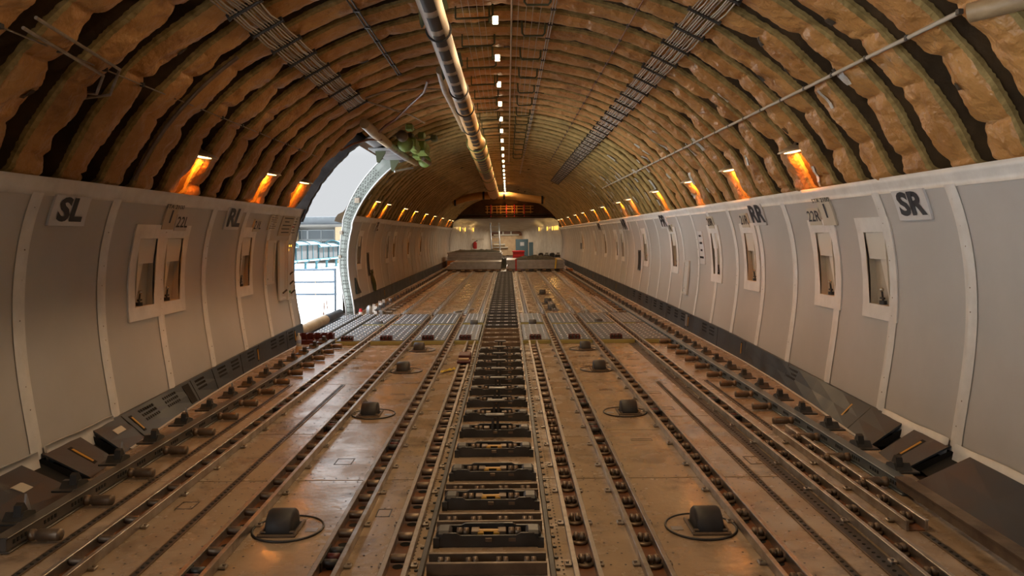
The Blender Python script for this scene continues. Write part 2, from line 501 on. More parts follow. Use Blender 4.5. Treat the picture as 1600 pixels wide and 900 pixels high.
def wall_of(side): return wall_left if side < 0 else wall_right
def spans(side): return [(2.4, DY0), (DY1, YF)] if side < 0 else [(YA, YF)]
def in_door(side, Y): return side < 0 and DY0 - .03 < Y < DY1 + .03
rng = random.Random(5)
for side in (-1, 1):
    W = wall_of(side)
    k = -8
    while SEAM0 + k * SEAMP < YF - .1:
        Y = SEAM0 + k * SEAMP; k += 1
        if in_door(side, Y): continue
        mb = MB(); w = .062 if Y < 12 else .045
        if side < 0 and Y < 2.5: continue
        zs = lin(.13, ZTOP - .1, 26)
        rows = []
        for q in (-1, -.45, 0, .45, 1):
            r = []
            for z in zs:
                nn = noise.noise(Vector((Y * 5 + q * 2, z * 7, side)))
                r.append(lining(side, Y + q * w, z, .006 + .012 * (1 - abs(q)) * (1 + .8 * nn)))
            rows.append(r)
        if side < 0: rows = rows[::-1]
        mb.grid(rows, True)
        mb.build('seam_tape', M['tape'], W)
        if Y < 13:
            m2 = MB()
            for z in lin(.3, 1.75, 11):
                p = lining(side, Y + rng.uniform(-.008, .008), z + rng.uniform(-.03, .03), .014)
                m2.lathe(p, [(.005, -.003), (.005, .003)], 6, 'x', False)
            m2.build('seam_rivet', M['beam'], W)
    for (a, b) in spans(side):
        mb = MB()
        patch(mb, side, lining, lin(a, b, int((b - a) / .25) + 2), lin(ZTOP - .115, ZTOP, 4), .006, smooth=True)
        mb.build('top_band', M['tape'], W)
    # lower flaps over the kick panel near the tail
    for (a, b, z0, z1, o) in ((5.06, 5.92, .045, .20, .036), (2.5, 4.97, .03, .19, .034)):
        mb = MB()
        patch(mb, side, lambda s, Y, z, off: (s * (prof(max(z, .14)) - off - .25 * max(0, .14 - z) + .006 * noise.noise(Vector((Y * 6, z * 9, 0)))), Y, z + .006 * noise.noise(Vector((Y * 3, 2, 1)))),
              lin(a, b, 16), lin(z0, z1, 4), o, .02, smooth=True)
        mb.build('bottom_flap', M['tape'], W)

# windows: tape surround, shade half down, recess with folded corner and latch
def window(side, Yc, n, near, notes=False):
    mb = MB()
    ow, oz0, oz1 = WW / 2 + .115, ZW0 - .115, ZW1 + .12
    Ys = [Yc - ow, Yc - WW / 2, Yc + WW / 2, Yc + ow]; Zs = [oz0, ZW0, lin(ZW0, ZW1, 4)[1], lin(ZW0, ZW1, 4)[2], ZW1, oz1]
    patch(mb, side, lining, Ys, Zs, .013, skip=lambda i, j: i == 1 and 1 <= j <= 3)
    win = tag(mb.build('window_%d' % n, M['tape']), kind='structure')
    def P(y, z, d): return (side * (prof(z) + d), y, z)
    y0, y1 = Yc - WW / 2, Yc + WW / 2
    mb = MB()
    D = .06
    mb.quad(P(y0, ZW0, D), P(y1, ZW0, D), P(y1, ZW1, D), P(y0, ZW1, D))
    for ya in (y0, y1): mb.quad(P(ya, ZW0, -.01), P(ya, ZW0, D), P(ya, ZW1, D), P(ya, ZW1, -.01))
    for za in (ZW0, ZW1): mb.quad(P(y0, za, -.01), P(y1, za, -.01), P(y1, za, D), P(y0, za, D))
    mb.build('recess', M['recess'], win)
    mb = MB()
    zs = ZW1 - .215
    mb.cbox(0, 0.001, 0, 0.001, 0, 0.001) if False else None
    mb.add([P(y0 + .004, zs, -.002), P(y1 - .004, zs, -.002), P(y1 - .004, ZW1 - .002, -.002), P(y0 + .004, ZW1 - .002, -.002),
            P(y0 + .006, zs, .03), P(y1 - .006, zs, .03), P(y1 - .006, ZW1 - .006, .03), P(y0 + .006, ZW1 - .006, .03)],
           [(0, 1, 2, 3), (7, 6, 5, 4), (0, 4, 5, 1), (1, 5, 6, 2), (2, 6, 7, 3), (3, 7, 4, 0)])
    mb.build('shade', M['shade'], win)
    # slanted side panel: a wedge at the edge of the recess nearest the camera (right wall) or the doorway
    ye, yo = (y0, y0 + .19)
    mb = MB()
    mb.add([P(ye, ZW0 + .02, -.004), P(ye, zs, -.004), P(yo, zs, .018), P(ye + .02, ZW0 + .02, .0)], [(0, 1, 2, 3)])
    mb.build('side_panel', M['shade'], win)
    if notes:
        mb = MB()
        for q in range(5):
            zz = zs - .03 - .045 * q; w = .13 - .018 * q
            mb.quad(P(ye + .015, zz, -.006), P(ye + .015 + w * .7, zz, .004), P(ye + .015 + w * .7, zz - .017, .004), P(ye + .015, zz - .017, -.006))
        mb.build('note_lines', M['ink'], win)
    if near:
        mb = MB()
        yb = Yc + .03 if side > 0 else Yc - .01
        mb.tube([P(yb, ZW0, .03), P(yb, ZW0 + .03, .03)], .028, 10)
        mb.tube([P(yb, ZW0 + .03, .03), P(yb - .012, ZW0 + .105, .015)], .008, 6)
        mb.tube([P(yb - .03, ZW0 + .05, .025), P(yb + .03, ZW0 + .05, .025)], .01, 6)
        l = mb.build('latch', M['dark'], win)
        mb = MB()
        c = P(yb - .014, ZW0 + .12, .013)
        mb.lathe(c, [(.001, -.017), (.012, -.012), (.017, 0), (.012, .012), (.001, .017)], 10)
        mb.build('latch_knob', M['steel'], l)
n = 0
for side, ws in ((1, WINR), (-1, WINL)):
    for i, w in enumerate(ws):
        n += 1; window(side, w, n, w < 17, (side == 1 and i == 2) or (side == -1 and i == 2))

# ------------------------------------------------------------------ kick panels
def kick_struct(name, side):
    ranges = [((2.4 if side < 0 else YA), 4.8), (5.03, 5.45), (5.62, DY0 if side < 0 else YF)] + ([(DY1, YF)] if side < 0 else [])
    mb = MB()
    for (a, b) in ranges:
        patch(mb, side, kickpt, lin(a, b, max(3, int((b - a) / .5))), [0, .5, 1], .012, -.012)
    o = struct(name, mb, M['kick'])
    mb = MB()
    for (a, b) in ((4.6, 5.8),):
        patch(mb, side, kickpt, lin(a, b, 6), [0, .5, 1], -.11, -.13)
        for y in (4.81, 5.02, 5.46, 5.61):
            mb.quad((side * (xkick(y) - .01), y, 0), (side * (xkick(y) + .26), y, 0), (side * 3.05, y, .13), (side * (prof(.14) - .03), y, .13))
    mb.build('recess', M['hole'], o)
    seams = [6.03, 7.35, 7.9, 8.75, 9.4, 10.6] if side < 0 else [6.1, 7.9, 9.35, 10.6, 12.2, 12.5, 14, 15.5, 17, 18.5]
    for y in seams:
        mb = MB(); patch(mb, side, kickpt, [y - .004, y + .004], [.02, .98], .0145); mb.build('panel_joint', M['hole'], o)
    return o
kickL = kick_struct('baseboard_left', -1); kickR = kick_struct('baseboard_right', 1)
def vent(side, Yc, rows=4, cols=7, L=.26, K=None):
    mb = MB()
    for r in range(3):
        for c in range(cols):
            y = Yc - L / 2 + L * c / (cols - 1); t = .45 + .17 * r
            patch(mb, side, kickpt, [y - .010, y + .010], [t, t + .09], .0145)
    mb.build('vent_slot', M['hole'], K)
for y in (6.4, 6.85, 7.55, 8.15, 8.55, 9.1, 10.0, 10.35, 10.8): vent(-1, y, K=kickL, L=.24 if y < 7 else .2)
for y in (7.75, 10.9, 11.3, 12.7, 13.2, 13.8, 14.5, 15.1, 16.0, 16.8, 17.6): vent(1, y, K=kickR, L=.22)
def handle(side, Y, K):
    mb = MB(); patch(mb, side, kickpt, [Y - .024, Y + .024], [.22, .86], .0145); mb.build('handle_slot', M['hole'], K)
    mb = MB(); patch(mb, side, kickpt, [Y - .010, Y + .014], [.30, .80], .019); mb.build('pull_handle', M['yellow'], K)
for y in (5.25, 6.12, 9.35, 11.0, 19, 24): handle(-1, y, kickL)
for y in (5.25, 6.35, 9.5, 12.3, 20.5, 26): handle(1, y, kickR)
mb = MB(); patch(mb, -1, kickpt, [7.15, 7.29], [.1, .92], .0145); mb.build('open_slot', M['hole'], kickL)
mb = MB(); patch(mb, -1, kickpt, [5.78, 5.92], [.55, .72], .016); mb.build('label_plate', M['buff'], kickL)
mb = MB(); patch(mb, -1, kickpt, [4.52, 4.62], [.5, .68], .016); mb.build('label_plate', M['buff'], kickL)
mb = MB(); patch(mb, 1, kickpt, [12.38, 12.5], [.25, .9], .016); mb.build('label_plate', M['alloy'], kickR)
for side, K in ((-1, kickL), (1, kickR)):
    for (a, b) in spans(side):
        mb = MB()
        ys = lin(max(a, 5.7), b, 30)
        mb.grid([[(side * (xkick(y) - .03), y, .003), (side * (xkick(y) - .03), y, .009), (side * (xkick(y) - .01), y, .012)] for y in (ys if side > 0 else ys)], False)
        mb.build('sealant_bead', M['lining'], K)

# ------------------------------------------------------------------ placards and markings
def placard(side, text, Yc, zc, h, w, ph, label, plate='placard', sx=1.45, bold=.055, ink='ink', extra=None):
    nm = 'wall_sign'
    mb = MB(); patch(mb, side, lining, lin(Yc - w / 2, Yc + w / 2, 13), lin(zc - ph / 2, zc + ph / 2, 7), .020, .002)
    o = lone(nm, mb, M[plate], label, 'sign', None, lining(side, Yc, zc - ph / 2, .016))
    mb = MB(); wall_text(mb, side, text, Yc, zc, h, sx, bold, .0240)
    if extra:
        for e in extra: wall_text(mb, side, *e, off=.0240)
    mb.build('lettering', M[ink], o)
    return o
placard(-1, 'SL', 5.40, 1.742, .155, .43, .205, 'white sign with bold black letters SL on left wall')
placard(1, 'SR', 5.52, 1.738, .160, .44, .215, 'white sign with bold black letters SR on right wall')
placard(-1, 'RL', 8.62, 1.755, .19, .46, .24, 'white sign with bold black letters RL on left wall')
placard(1, 'RR', 8.92, 1.755, .19, .46, .24, 'white sign with bold blue-black letters RR on right wall')
placard(1, 'PR', 14.25, 1.77, .20, .62, .25, 'white sign with bold letters PR further along right wall')
placard(1, 'NR', 19.0, 1.77, .24, .85, .28, 'white sign with bold letters NR beyond the PR sign')
placard(1, 'MR', 24.2, 1.77, .22, .8, .26, 'small distant white sign MR beyond the NR sign')
placard(-1, 'PL', 18.1, 1.76, .2, .5, .22, 'dark lettered sign just past the doorway on left wall')
placard(-1, '22L', 7.29, 1.69, .10, .26, .15, 'small sign 22L above the second left window', 'lining', 1.2, .02)
placard(1, '22R', 7.30, 1.695, .10, .26, .16, 'small beige sign 22R above the second right window', 'buff', 1.2, .02)
placard(-1, '21L', 9.50, 1.69, .10, .25, .15, 'small beige sign 21L above the window under RL', 'buff', 1.2, .02)
placard(1, '21R', 9.45, 1.70, .11, .28, .17, 'small beige sign 21R beside the RR sign', 'buff', 1.2, .02)
placard(1, '20R', 11.05, 1.70, .11, .3, .17, 'small beige sign 20R above the fourth right window', 'buff', 1.2, .02)
placard(1, '19R', 13.85, 1.64, .10, .3, .13, 'small beige sign 19R under the PR sign', 'buff', 1.2, .02)
placard(-1, '1', 7.02, 1.735, .11, .24, .22, 'beige sign STA 2100 between the two near left windows', 'recess', 1.3, .05, extra=[('STA 2100', 7.04, 1.828, .036, 1.9, .02)])
placard(1, '1', 7.0, 1.735, .12, .27, .25, 'beige sign STA 2100 between the two near right windows', 'buff', 1.3, .05, extra=[('STA 2100', 7.03, 1.836, .036, 1.9, .02)])

def lined_placard(side, Yc, zc, w, h, plate, label, rows, seed=0, red=False):
    mb = MB(); patch(mb, side, lining, lin(Yc - w / 2, Yc + w / 2, 10), lin(zc - h / 2, zc + h / 2, 8), .012, .002)
    o = lone('instruction_placard', mb, M[plate], label, 'placard', None, lining(side, Yc, zc - h / 2, .016))
    r = random.Random(seed); mb = MB()
    for k in range(rows):
        z = zc + h / 2 - h * (k + .8) / (rows + .6); ww = w * r.uniform(.35, .8); y = Yc + r.uniform(-.05, .05) * w
        patch(mb, side, lining, [y - ww / 2, y + ww / 2], [z, z + h * .25 / rows], .0175, .016)
    mb.build('printed_lines', M['ink'], o)
    if red:
        mb = MB(); patch(mb, side, lining, [Yc - w * .45, Yc - w * .05], [zc - .02, zc], .018, .016); mb.build('red_mark', M['red'], o)
lined_placard(-1, 10.12, 1.74, .34, .2, 'buff', 'beige printed notice left of the cargo door diagram on left wall', 7, 1)
lined_placard(-1, 10.75, 1.70, .52, .27, 'recess', 'large beige door diagram notice on left wall beside the doorway', 5, 2)
lined_placard(-1, 11.14, 1.70, .22, .26, 'buff', 'narrow beige notice with red mark at the doorway edge', 6, 3, True)
lined_placard(1, 11.85, 1.33, .30, .50, 'placard', 'white instruction sheet with black pictures left of the 20R window', 4, 4)

def control_panel(side, Yc, z0, z1, w, label, buttons, seed, slots=0):
    mb = MB()
    Ys = [Yc - w / 2, Yc - w / 2 + .03, Yc + w / 2 - .03, Yc + w / 2]; Zs = [z0, z0 + .03, z1 - .03, z1]
    patch(mb, side, lining, Ys, Zs, .03, .002, skip=lambda i, j: i == 1 and j == 1)
    patch(mb, side, lining, Ys[1:3], Zs[1:3], .016, .0)
    o = lone('switchboard', mb, M['gasper'], label, 'control panel', None, lining(side, Yc, z0, .02))
    for (dy, z, kind) in buttons:
        m2 = MB(); y = Yc + dy
        if kind == 'lamp':
            patch(m2, side, lining, [y - .03, y + .03], [z - .022, z + .022], .03, .016); b = m2.build('button', M['dark'], o)
            m3 = MB(); patch(m3, side, lining, [y - .014, y + .012], [z - .012, z + .014], .034, .03); m3.build('button_light', M['strip'], b)
        elif kind == 'lever':
            p = Vector(lining(side, y, z, .03)); q = p + Vector((-side * .05, .03, .05))
            m2.tube([p, q], .012, 6); m2.build('lever', M['dark'], o)
        elif kind == 'green':
            patch(m2, side, lining, [y - .03, y + .03], [z - .015, z + .015], .035, .016); m2.build('button', M['tapegreen'], o)
        else:
            patch(m2, side, lining, [y - .012, y + .012], [z - .03, z + .03], .0185, .016); m2.build('slot', M['ink'], o)
    return o
control_panel(-1, 10.22, .93, 1.50, .34, 'white framed slotted cover on left wall under the printed notice', [(-.07, 1.02 + .075 * k, 'slot') for k in range(6)], 1)
control_panel(-1, 10.72, .68, 1.50, .30, 'white switch panel with four amber buttons on left wall', [(-.04, 1.22, 'lamp'), (.05, 1.22, 'lamp'), (-.04, 1.15, 'lamp'), (.05, 1.15, 'lamp'), (0, .77, 'lever'), (.05, .9, 'slot')], 2)
control_panel(-1, 11.08, .66, 1.50, .26, 'white switch panel with amber buttons and levers at the doorway edge', [(-.04, 1.42, 'lamp'), (.05, 1.42, 'lamp'), (-.04, 1.36, 'lamp'), (-.04, 1.17, 'lamp'), (.04, 1.2, 'lamp'), (0, 1.0, 'lever'), (0, .87, 'lever'), (0, .77, 'green'), (.03, .74, 'lever')], 3)
control_panel(1, 12.85, .55, 1.10, .36, 'tall white framed slotted cover low on right wall below the 20R sign', [(.07, .66 + .08 * k, 'slot') for k in range(5)], 4)

def wall_slot(side, Y, z0, z1, w, label, m='hole'):
    mb = MB(); patch(mb, side, lining, lin(Y - w / 2, Y + w / 2, 2), lin(z0, z1, 4), .014, .0)
    o = lone('wall_vent', mb, M['tape' if m != 'hole' else 'kick'], label, 'wall slot', None, lining(side, Y, z0, .014))
    m2 = MB(); patch(m2, side, lining, [Y - w * .3, Y + w * .3], lin(z0 + .03, z1 - .03, 4), .0155, .014); m2.build('groove', M['hole'], o)
wall_slot(1, 17.55, .73, 1.18, .3, 'narrow dark vertical slot in right wall below the NR sign')
wall_slot(-1, 17.5, .66, 1.18, .22, 'narrow dark vertical slot in left wall beyond the doorway')
wall_slot(1, 31.5, .95, 1.2, .6, 'small dark round-ended slot far along right wall')
# ------------------------------------------------------------------ roller trays
TW = .115                                  # tray width
def mesh_roller(w):
    mb = MB(); mb.lathe((0, 0, 0), [(.008, -w / 2), (.019, -w / 2 + .001), (.021, -w / 2 + .004), (.021, w / 2 - .004), (.019, w / 2 - .001), (.008, w / 2)], 12, 'x')
    return mb.mesh('roller', M['roller'])
ME_ROLL = mesh_roller(.075)
mb = MB(); mb.lathe((0, 0, 0), [(.041, 0), (.043, .004), (.043, .012), (.036, .016), (.012, .017)], 14)
mb.cbox(-.034, -.028, -.014, .014, .012, .036, .002); mb.cbox(.028, .034, -.014, .014, .012, .036, .002)
ME_CBASE = mb.mesh('caster', M['roller'])
mb = MB(); mb.lathe((0, 0, 0), [(.006, -.013), (.017, -.012), (.021, -.006), (.021, .006), (.017, .012), (.006, .013)], 10, 'x')
ME_WHEEL = mb.mesh('wheel', M['roller'])
mb = MB(); mb.lathe((0, 0, 0), [(.04, 0), (.04, .012), (.03, .015)], 8)
for s in (-.015, .015): mb.lathe((s, 0, .032), [(.008, -.012), (.02, -.008), (.02, .008), (.008, .012)], 8, 'x')
ME_CFAR = mb.mesh('caster_small', M['ball'])
def brake_mb():
    mb = MB()
    mb.cbox(-.042, -.034, -.11, .11, .008, .05, .002); mb.cbox(.034, .042, -.11, .11, .008, .05, .002)
    for y in (-.07, .07): mb.lathe((0, y, .032), [(.008, -.032), (.02, -.03), (.02, .03), (.008, .032)], 10, 'x')
    return mb
ME_BRAKE = brake_mb().mesh('brake_unit', M['dark'])
mb = MB(); mb.lathe((0, 0, .03), [(.008, -.03), (.021, -.028), (.021, .028), (.008, .03)], 10, 'x')
ME_BRAKER = mb.mesh('brake_roller', M['redbrown'])

def tray(X, y0, y1, segs, label, lean=0.0, group='roller trays', far=False, h=.052, phase=0.0):
    t = thing('roller_tray', (X, y0, 0), label, 'roller tray', group)
    P0, P1 = max(y0, YA), y1
    for s in (-1, 1):
        mb = MB()
        xi = X + s * TW / 2
        mb.cbox(min(xi, xi - s * .016), max(xi, xi - s * .016), P0, P1, .001, h, .002)
        mb.cbox(min(xi + s * .006, xi - s * .018), max(xi + s * .006, xi - s * .018), P0, P1, h, h + .005, .002)
        if not far:
            y = math.ceil(P0 / .52) * .52
            while y < P1 - .05:
                mb.cbox(min(xi, xi + s * .035), max(xi, xi + s * .035), y - .02, y + .02, .001, .014, .003); mb.lathe((xi + s * .022, y, .014), [(.008, 0), (.008, .008)], 6, smooth=False)
                y += .52
        mb.build('rail', M['rail'], t)
    mb = MB(); mb.box(X - TW / 2 + .016, X + TW / 2 - .016, P0, P1, .001, .006); web = mb.build('web', M['rust'], t)
    if not far:
        mb = MB(); y = max(P0, 2.7) + .13
        while y < min(P1, 9):
            mb.lathe((X, y, .0065), [(.026, 0), (.026, .001)], 12, smooth=False); y += .265
        if mb.v: mb.build('hole_mark', M['hole'], web)  # flat dark discs stand for the lightening holes of the web
    pitch = .265
    y = 3.0 + phase if y0 < 3 else y0 + .12
    n = 0
    while y < y1 - .08:
        kind = 'roller'
        for (a, b, k) in segs:
            if a <= y < b: kind = k
        if kind == 'roller': put('roller', ME_ROLL, t, (X, y, .036))
        elif kind == 'caster':
            c = put('caster', ME_CBASE, t, (X, y, .006), (0, 0, ((n * 37) % 11 - 5) * .06))
            if y < 7.2:
                for s in (-1, 1): put('wheel', ME_WHEEL, c, (X + s * .0145, y, .039))
            else:
                for s in (-1, 1): put('wheel', ME_WHEEL, c, (X + s * .0145, y, .039)) if y < 9.5 else None
        elif kind == 'far':
            if n < 100: put('caster', ME_CFAR, t, (X, y, .01))
        elif kind == 'brake':
            b = put('brake_unit', ME_BRAKE, t, (X, y + .1, 0)); put('brake_roller', ME_BRAKER, b, (X, y + .1, 0)); y += .12
        y += pitch; n += 1
    return t

MY0, MYM, MY1 = 11.05, 13.15, 14.75        # ball mats
tray(-1.945, YA, 14.7, [(YA, 3.3, 'brake'), (6.7, 7.0, 'brake'), (7.6, 7.9, 'brake'), (10.4, 15, 'caster')], 'outermost roller tray on left side, running from the tail to the doorway mats', phase=.0)
tray(-1.335, YA, 14.7, [(3.3, 3.6, 'brake'), (5.9, 6.5, 'brake'), (8.9, 15, 'caster')], 'second long roller tray from the left, beside the left drive wheels', phase=.1)
tray(-.75, YA, 14.7, [(3.4, 3.75, 'brake'), (5.55, 5.9, 'brake'), (8.6, 15, 'caster')], 'third long roller tray from the left, left of the centre track', phase=.05)
tray(-.44, YA, 11.0, [(9.6, 11.2, 'caster')], 'roller tray closest to the left edge of the centre track', phase=.12)
tray(.431, YA, 11.0, [(YA, 6.9, 'caster'), (9.2, 11.2, 'caster')], 'tray of paired casters closest to the right edge of the centre track', phase=.1)
tray(.75, YA, 14.7, [(YA, 3.35, 'caster'), (3.35, 3.55, 'brake'), (3.55, 5.6, 'caster'), (5.9, 6.1, 'brake'), (6.8, 7.0, 'brake'), (8.7, 8.9, 'brake'), (10, 15, 'caster')], 'second tray to the right of the centre track, casters near the camera', phase=.08)
tray(1.337, YA, 14.7, [(YA, 3.4, 'brake'), (3.4, 6.2, 'caster'), (6.4, 6.6, 'brake'), (9.3, 15, 'caster')], 'third tray to the right of the centre track, beside the right drive wheels', phase=.02)
tray(1.95, YA, 14.7, [(YA, 3.3, 'brake'), (3.3, 6.0, 'caster'), (6.3, 6.6, 'brake'), (7.0, 7.2, 'brake'), (10.2, 15, 'caster')], 'outermost long tray on the right, beside the wide ribbed track', phase=.07)
tray(2.19, 4.02, 6.05, [(4, 7, 'caster')], 'short caster tray on far right beside the grey guide rail')
for nm, X in TRAYX.items():
    side, pos = ('left', 'left') if X < 0 else ('right', 'right')
    tray(X, 14.9, 32.2, [(0, 40, 'far')], 'distant tray of shiny casters beyond the ball mats, %s row' % nm.replace('left', 'on the left').replace('right', 'on the right'), far=True, group='caster trays beyond the ball mats')
tray(1.62, 15.2, 18.6, [(0, 40, 'far')], 'short caster tray beyond the mats between the two outer right trays', far=True, group='caster trays beyond the ball mats')
tray(2.16, 15.0, 18.9, [(0, 40, 'far')], 'short caster tray beyond the mats beside the right guide rail', far=True, group='caster trays beyond the ball mats')
tray(1.03, 15.6, 18.0, [(0, 40, 'far')], 'short caster tray beyond the mats beside the small black wheels', far=True, group='caster trays beyond the ball mats')

# ------------------------------------------------------------------ centre track
CX = -.0225
for s in (-1, 1):
    mb = MB()
    x = CX + s * .30
    mb.cbox(x - .012, x + .012, YA, 32.2, .001, .035, .002)
    y = 3.2
    while y < 12:
        mb.lathe((x + s * .028, y, 0), [(.010, 0), (.010, .007), (.006, .008)], 8); y += .13
    lone('track_rail', mb, M['dark'], 'dark side rail along the %s edge of the centre track' % ('left' if s < 0 else 'right'), 'rail', None, (x, YA, 0))

def unit_meshes(yellow):
    d = .058
    mb = MB()
    hw = .262
    poly = [(-hw, .0), (-hw - .005, .045), (-hw + .02, .088), (-hw + .07, .095), (hw - .07, .095), (hw - .02, .088), (hw + .005, .045), (hw, 0)]
    side1 = [(-hw, .02), (-hw + .10, .085), (-.20, .07), (.20, .07), (hw - .10, .085), (hw, .02), (hw - .04, .0), (-hw + .04, 0)]
    mb.prism([(-.262, .012), (-.225, .070), (-.16, .070), (-.14, .058), (.14, .058), (.16, .070), (.225, .070), (.262, .012), (.24, .002), (-.24, .002)], -d, -d + .014, 'y')
    mb.prism([(-.255, .012), (-.225, .072), (-.14, .072), (-.12, .082), (.12, .082), (.14, .072), (.225, .072), (.255, .012), (.24, .002), (-.24, .002)], d - .014, d, 'y')
    mb.box(-.245, .245, -d + .014, d - .014, .002, .02)
    frame = mb.mesh('housing', M['dark'], recalc=True)
    ends = []
    for s in (-1, 1):
        mb = MB()
        a, b = sorted((s * .262, s * .185))
        mb.cbox(a, b, -d + .004, d - .004, .03, .078, .014)
        a, b = sorted((s * .275, s * .245)); mb.prism([(a, -d - .01), (b, -d - .01), (s * .25, d)], .0, .05, 'z')
        ends.append(mb.mesh('end_ramp', M['dark'], recalc=True))
    mb = MB()
    for x in (-.147, -.113, .113, .147): mb.lathe((x, 0, .056), [(.006, -.016), (.021, -.013), (.021, .013), (.006, .016)], 10, 'x')
    rol = mb.mesh('roller_pair', M['roller'])
    blk = []
    for s in (-1, 1):
        mb = MB(); a, b = sorted((s * .045, s * .088)); mb.cbox(a, b, -.03, .03, .04, .07, .003)
        blk.append(mb.mesh('lock_block', M['beam']))
    if yellow:
        mb = MB()
        mb.cbox(-.028, .028, -.035, -.022, .03, .05, .003); mb.cbox(-.055, -.024, -.035, -.022, .048, .066, .003); mb.cbox(.024, .055, -.035, -.022, .048, .066, .003)
        mb.cbox(-.055, .055, -.022, .005, .062, .070, .003)
        clip = mb.mesh('lock_clip', M['yellow'])
    else:
        mb = MB()
        mb.cbox(-.03, -.008, -.03, .03, .05, .15, .004); mb.cbox(.008, .03, -.03, .03, .05, .15, .004); mb.cbox(-.075, .075, -.035, .035, .15, .168, .006)
        clip = mb.mesh('lock_pawl', M['dark'])
    mb = MB(); mb.cbox(.10, .135, -d - .002, -d, .028, .045, .001); mb.cbox(-.017, .017, -d - .012, -d, .03, .05, .003)
    plate = mb.mesh('data_plate', M['beam'])
    return frame, ends[0], ends[1], rol, blk[0], blk[1], clip, plate
UM = [unit_meshes(True), unit_meshes(False)]
UY = [3.86 + .523 * k for k in range(13)]
for k, y in enumerate(UY):
    up = k >= 4
    t = thing('pallet_lock', (CX, y + .058, 0), 'dark pallet lock across the centre track, %s one counted from the camera%s' % (nth(k + 1), ', lock raised' if up else ', yellow clip'), 'pallet lock', 'pallet locks in the centre track')
    for nm, me in zip(('housing', 'end_ramp', 'end_ramp', 'roller_pair', 'lock_block', 'lock_block', 'lock_pawl' if up else 'lock_clip', 'data_plate'), UM[1 if up else 0]):
        put(nm, me, t, (CX, y + .058, 0))

def channel_meshes(hw, skew):
    mb = MB()
    for y in (-.055, .055): mb.cbox(-hw, hw, y - .009, y + .009, .002, .058, .002)
    mb.box(-hw, hw, -.05, .05, .002, .008)
    a = mb.mesh('channel', M['beam'])
    mb = MB()
    for s in (-.027, .0):
        pass
    for x in (-.016, .016): mb.lathe((x, 0, .04), [(.006, -.013), (.02, -.011), (.02, .011), (.006, .013)], 10, 'x')
    return a, mb.mesh('roller_pair', M['roller'])
CHA, CHR = channel_meshes(.275, 0)
CHD, CHB = CHA.copy(), CHR.copy()
CHD.materials[0] = M['dark']; CHB.materials[0] = M['ball']
def channel(y, label, dark=False, group='channel beams across the centre track'):
    t = thing('channel_beam', (CX, y, 0), label, 'channel beam', group)
    put('channel', CHD if dark else CHA, t, (CX, y, 0))
    for i, x in enumerate((-.20, -.07, .07, .20)):
        put('roller_pair', CHB if dark else CHR, t, (CX + x, y, 0), (0, 0, .25 if i == 1 else .0))
for k, y in enumerate((2.95, 3.45)): pass
for k, y in enumerate((3.01, 3.60, 4.12, 4.62)):
    channel(y, 'brown twin channel beam with roller pairs across the centre track, %s from the camera' % nth(k + 1))
for k in range(8):
    channel(10.85 + .52 * k, 'dark twin channel beam between the ball mats, %s from the near side' % nth(k + 1), k > 3, group='channel beams between the ball mats')
for k in range(33):
    channel(15.1 + .52 * k, 'distant channel beam in the centre track, %s beyond the ball mats' % nth(k + 1), True, group='distant channel beams in the centre track')

# ------------------------------------------------------------------ rubber drive wheels in swivel plates
def drive_wheel(X, Y, label, plate=1, r=.098, w=.14):
    """plate: side on which the swivel plate shows"""
    t = thing('drive_roller', (X, Y, 0), label, 'drive wheel', 'rubber floor drive wheels')
    mb = MB()
    z = .012
    mb.lathe((X, Y, z), [(r - .03, -w / 2), (r - .008, -w / 2 + .002), (r, -w / 2 + .012), (r, w / 2 - .012), (r - .008, w / 2 - .002), (r - .03, w / 2)], 28, 'x')
    mb.build('tyre', M['rubber'], t)
    cx = X - plate * .03
    mb = MB(); mb.lathe((cx, Y, .0015), [(.18, 0), (.18, .003)], 40, smooth=False); pl = mb.build('swivel_plate', M['floor'], t)
    mb = MB()
    for rr in (.183, ): mb.tube([(cx + rr * math.cos(a), Y + rr * math.sin(a), .006) for a in lin(0, 2 * PI, 49)], .006, 6, False)
    mb.build('plate_ring', M['dark'], pl)
    mb = MB(); mb.box(X - w / 2 - .02, X + w / 2 + .02, Y - r - .005, Y + r + .005, .004, .0065); mb.build('opening', M['hole'], pl)
    mb = MB()
    mb.cbox(X - w / 2 - .03, X + w / 2 + .03, Y - r - .03, Y - r - .008, .004, .016, .003)
    for s in (-1, 1):
        a = X + s * (w / 2 + .022); mb.cbox(a - .008, a + .008, Y - r - .02, Y + r, .004, .02, .003)
    mb.tube([(X - w / 2 - .02, Y - r + .01, .018), (X + w / 2 + .02, Y - r + .01, .018)], .008, 8)
    mb.build('wheel_frame', M['beam'], t)
    mb = MB(); mb.box(X - plate * .16 - .03, X - plate * .16 + .03, Y - .05, Y + .0, .005, .007); mb.build('data_plate', M['alloy'], pl)
for k, (y, nm) in enumerate(((4.12, 'nearest to the camera'), (6.75, 'second from the camera'), (8.9, 'third from the camera'), (10.5, 'closest to the ball mats'))):
    drive_wheel(-1.12, y, 'black rubber drive wheel on left half of the floor, %s' % nm, -1)
    drive_wheel(1.12, y + (.0 if k else -.02), 'black rubber drive wheel on right half of the floor, %s' % nm, 1)
for (x, y, nm) in ((-2.12, 13.25, 'left of the outermost left tray'), (-.50, 13.3, 'left of the centre track'), (.50, 13.3, 'right of the centre track'), (1.63, 13.3, 'between the right outer trays')):
    drive_wheel(x, y, 'small black drive wheel between two rows of ball mats, %s' % nm, 1, .09, .13)
for k, y in enumerate((16.0, 17.5, 20.2)):
    drive_wheel(.98, y, 'small dark drive wheel beyond the mats on right, %s one' % nth(k + 1), 1, .11, .16)

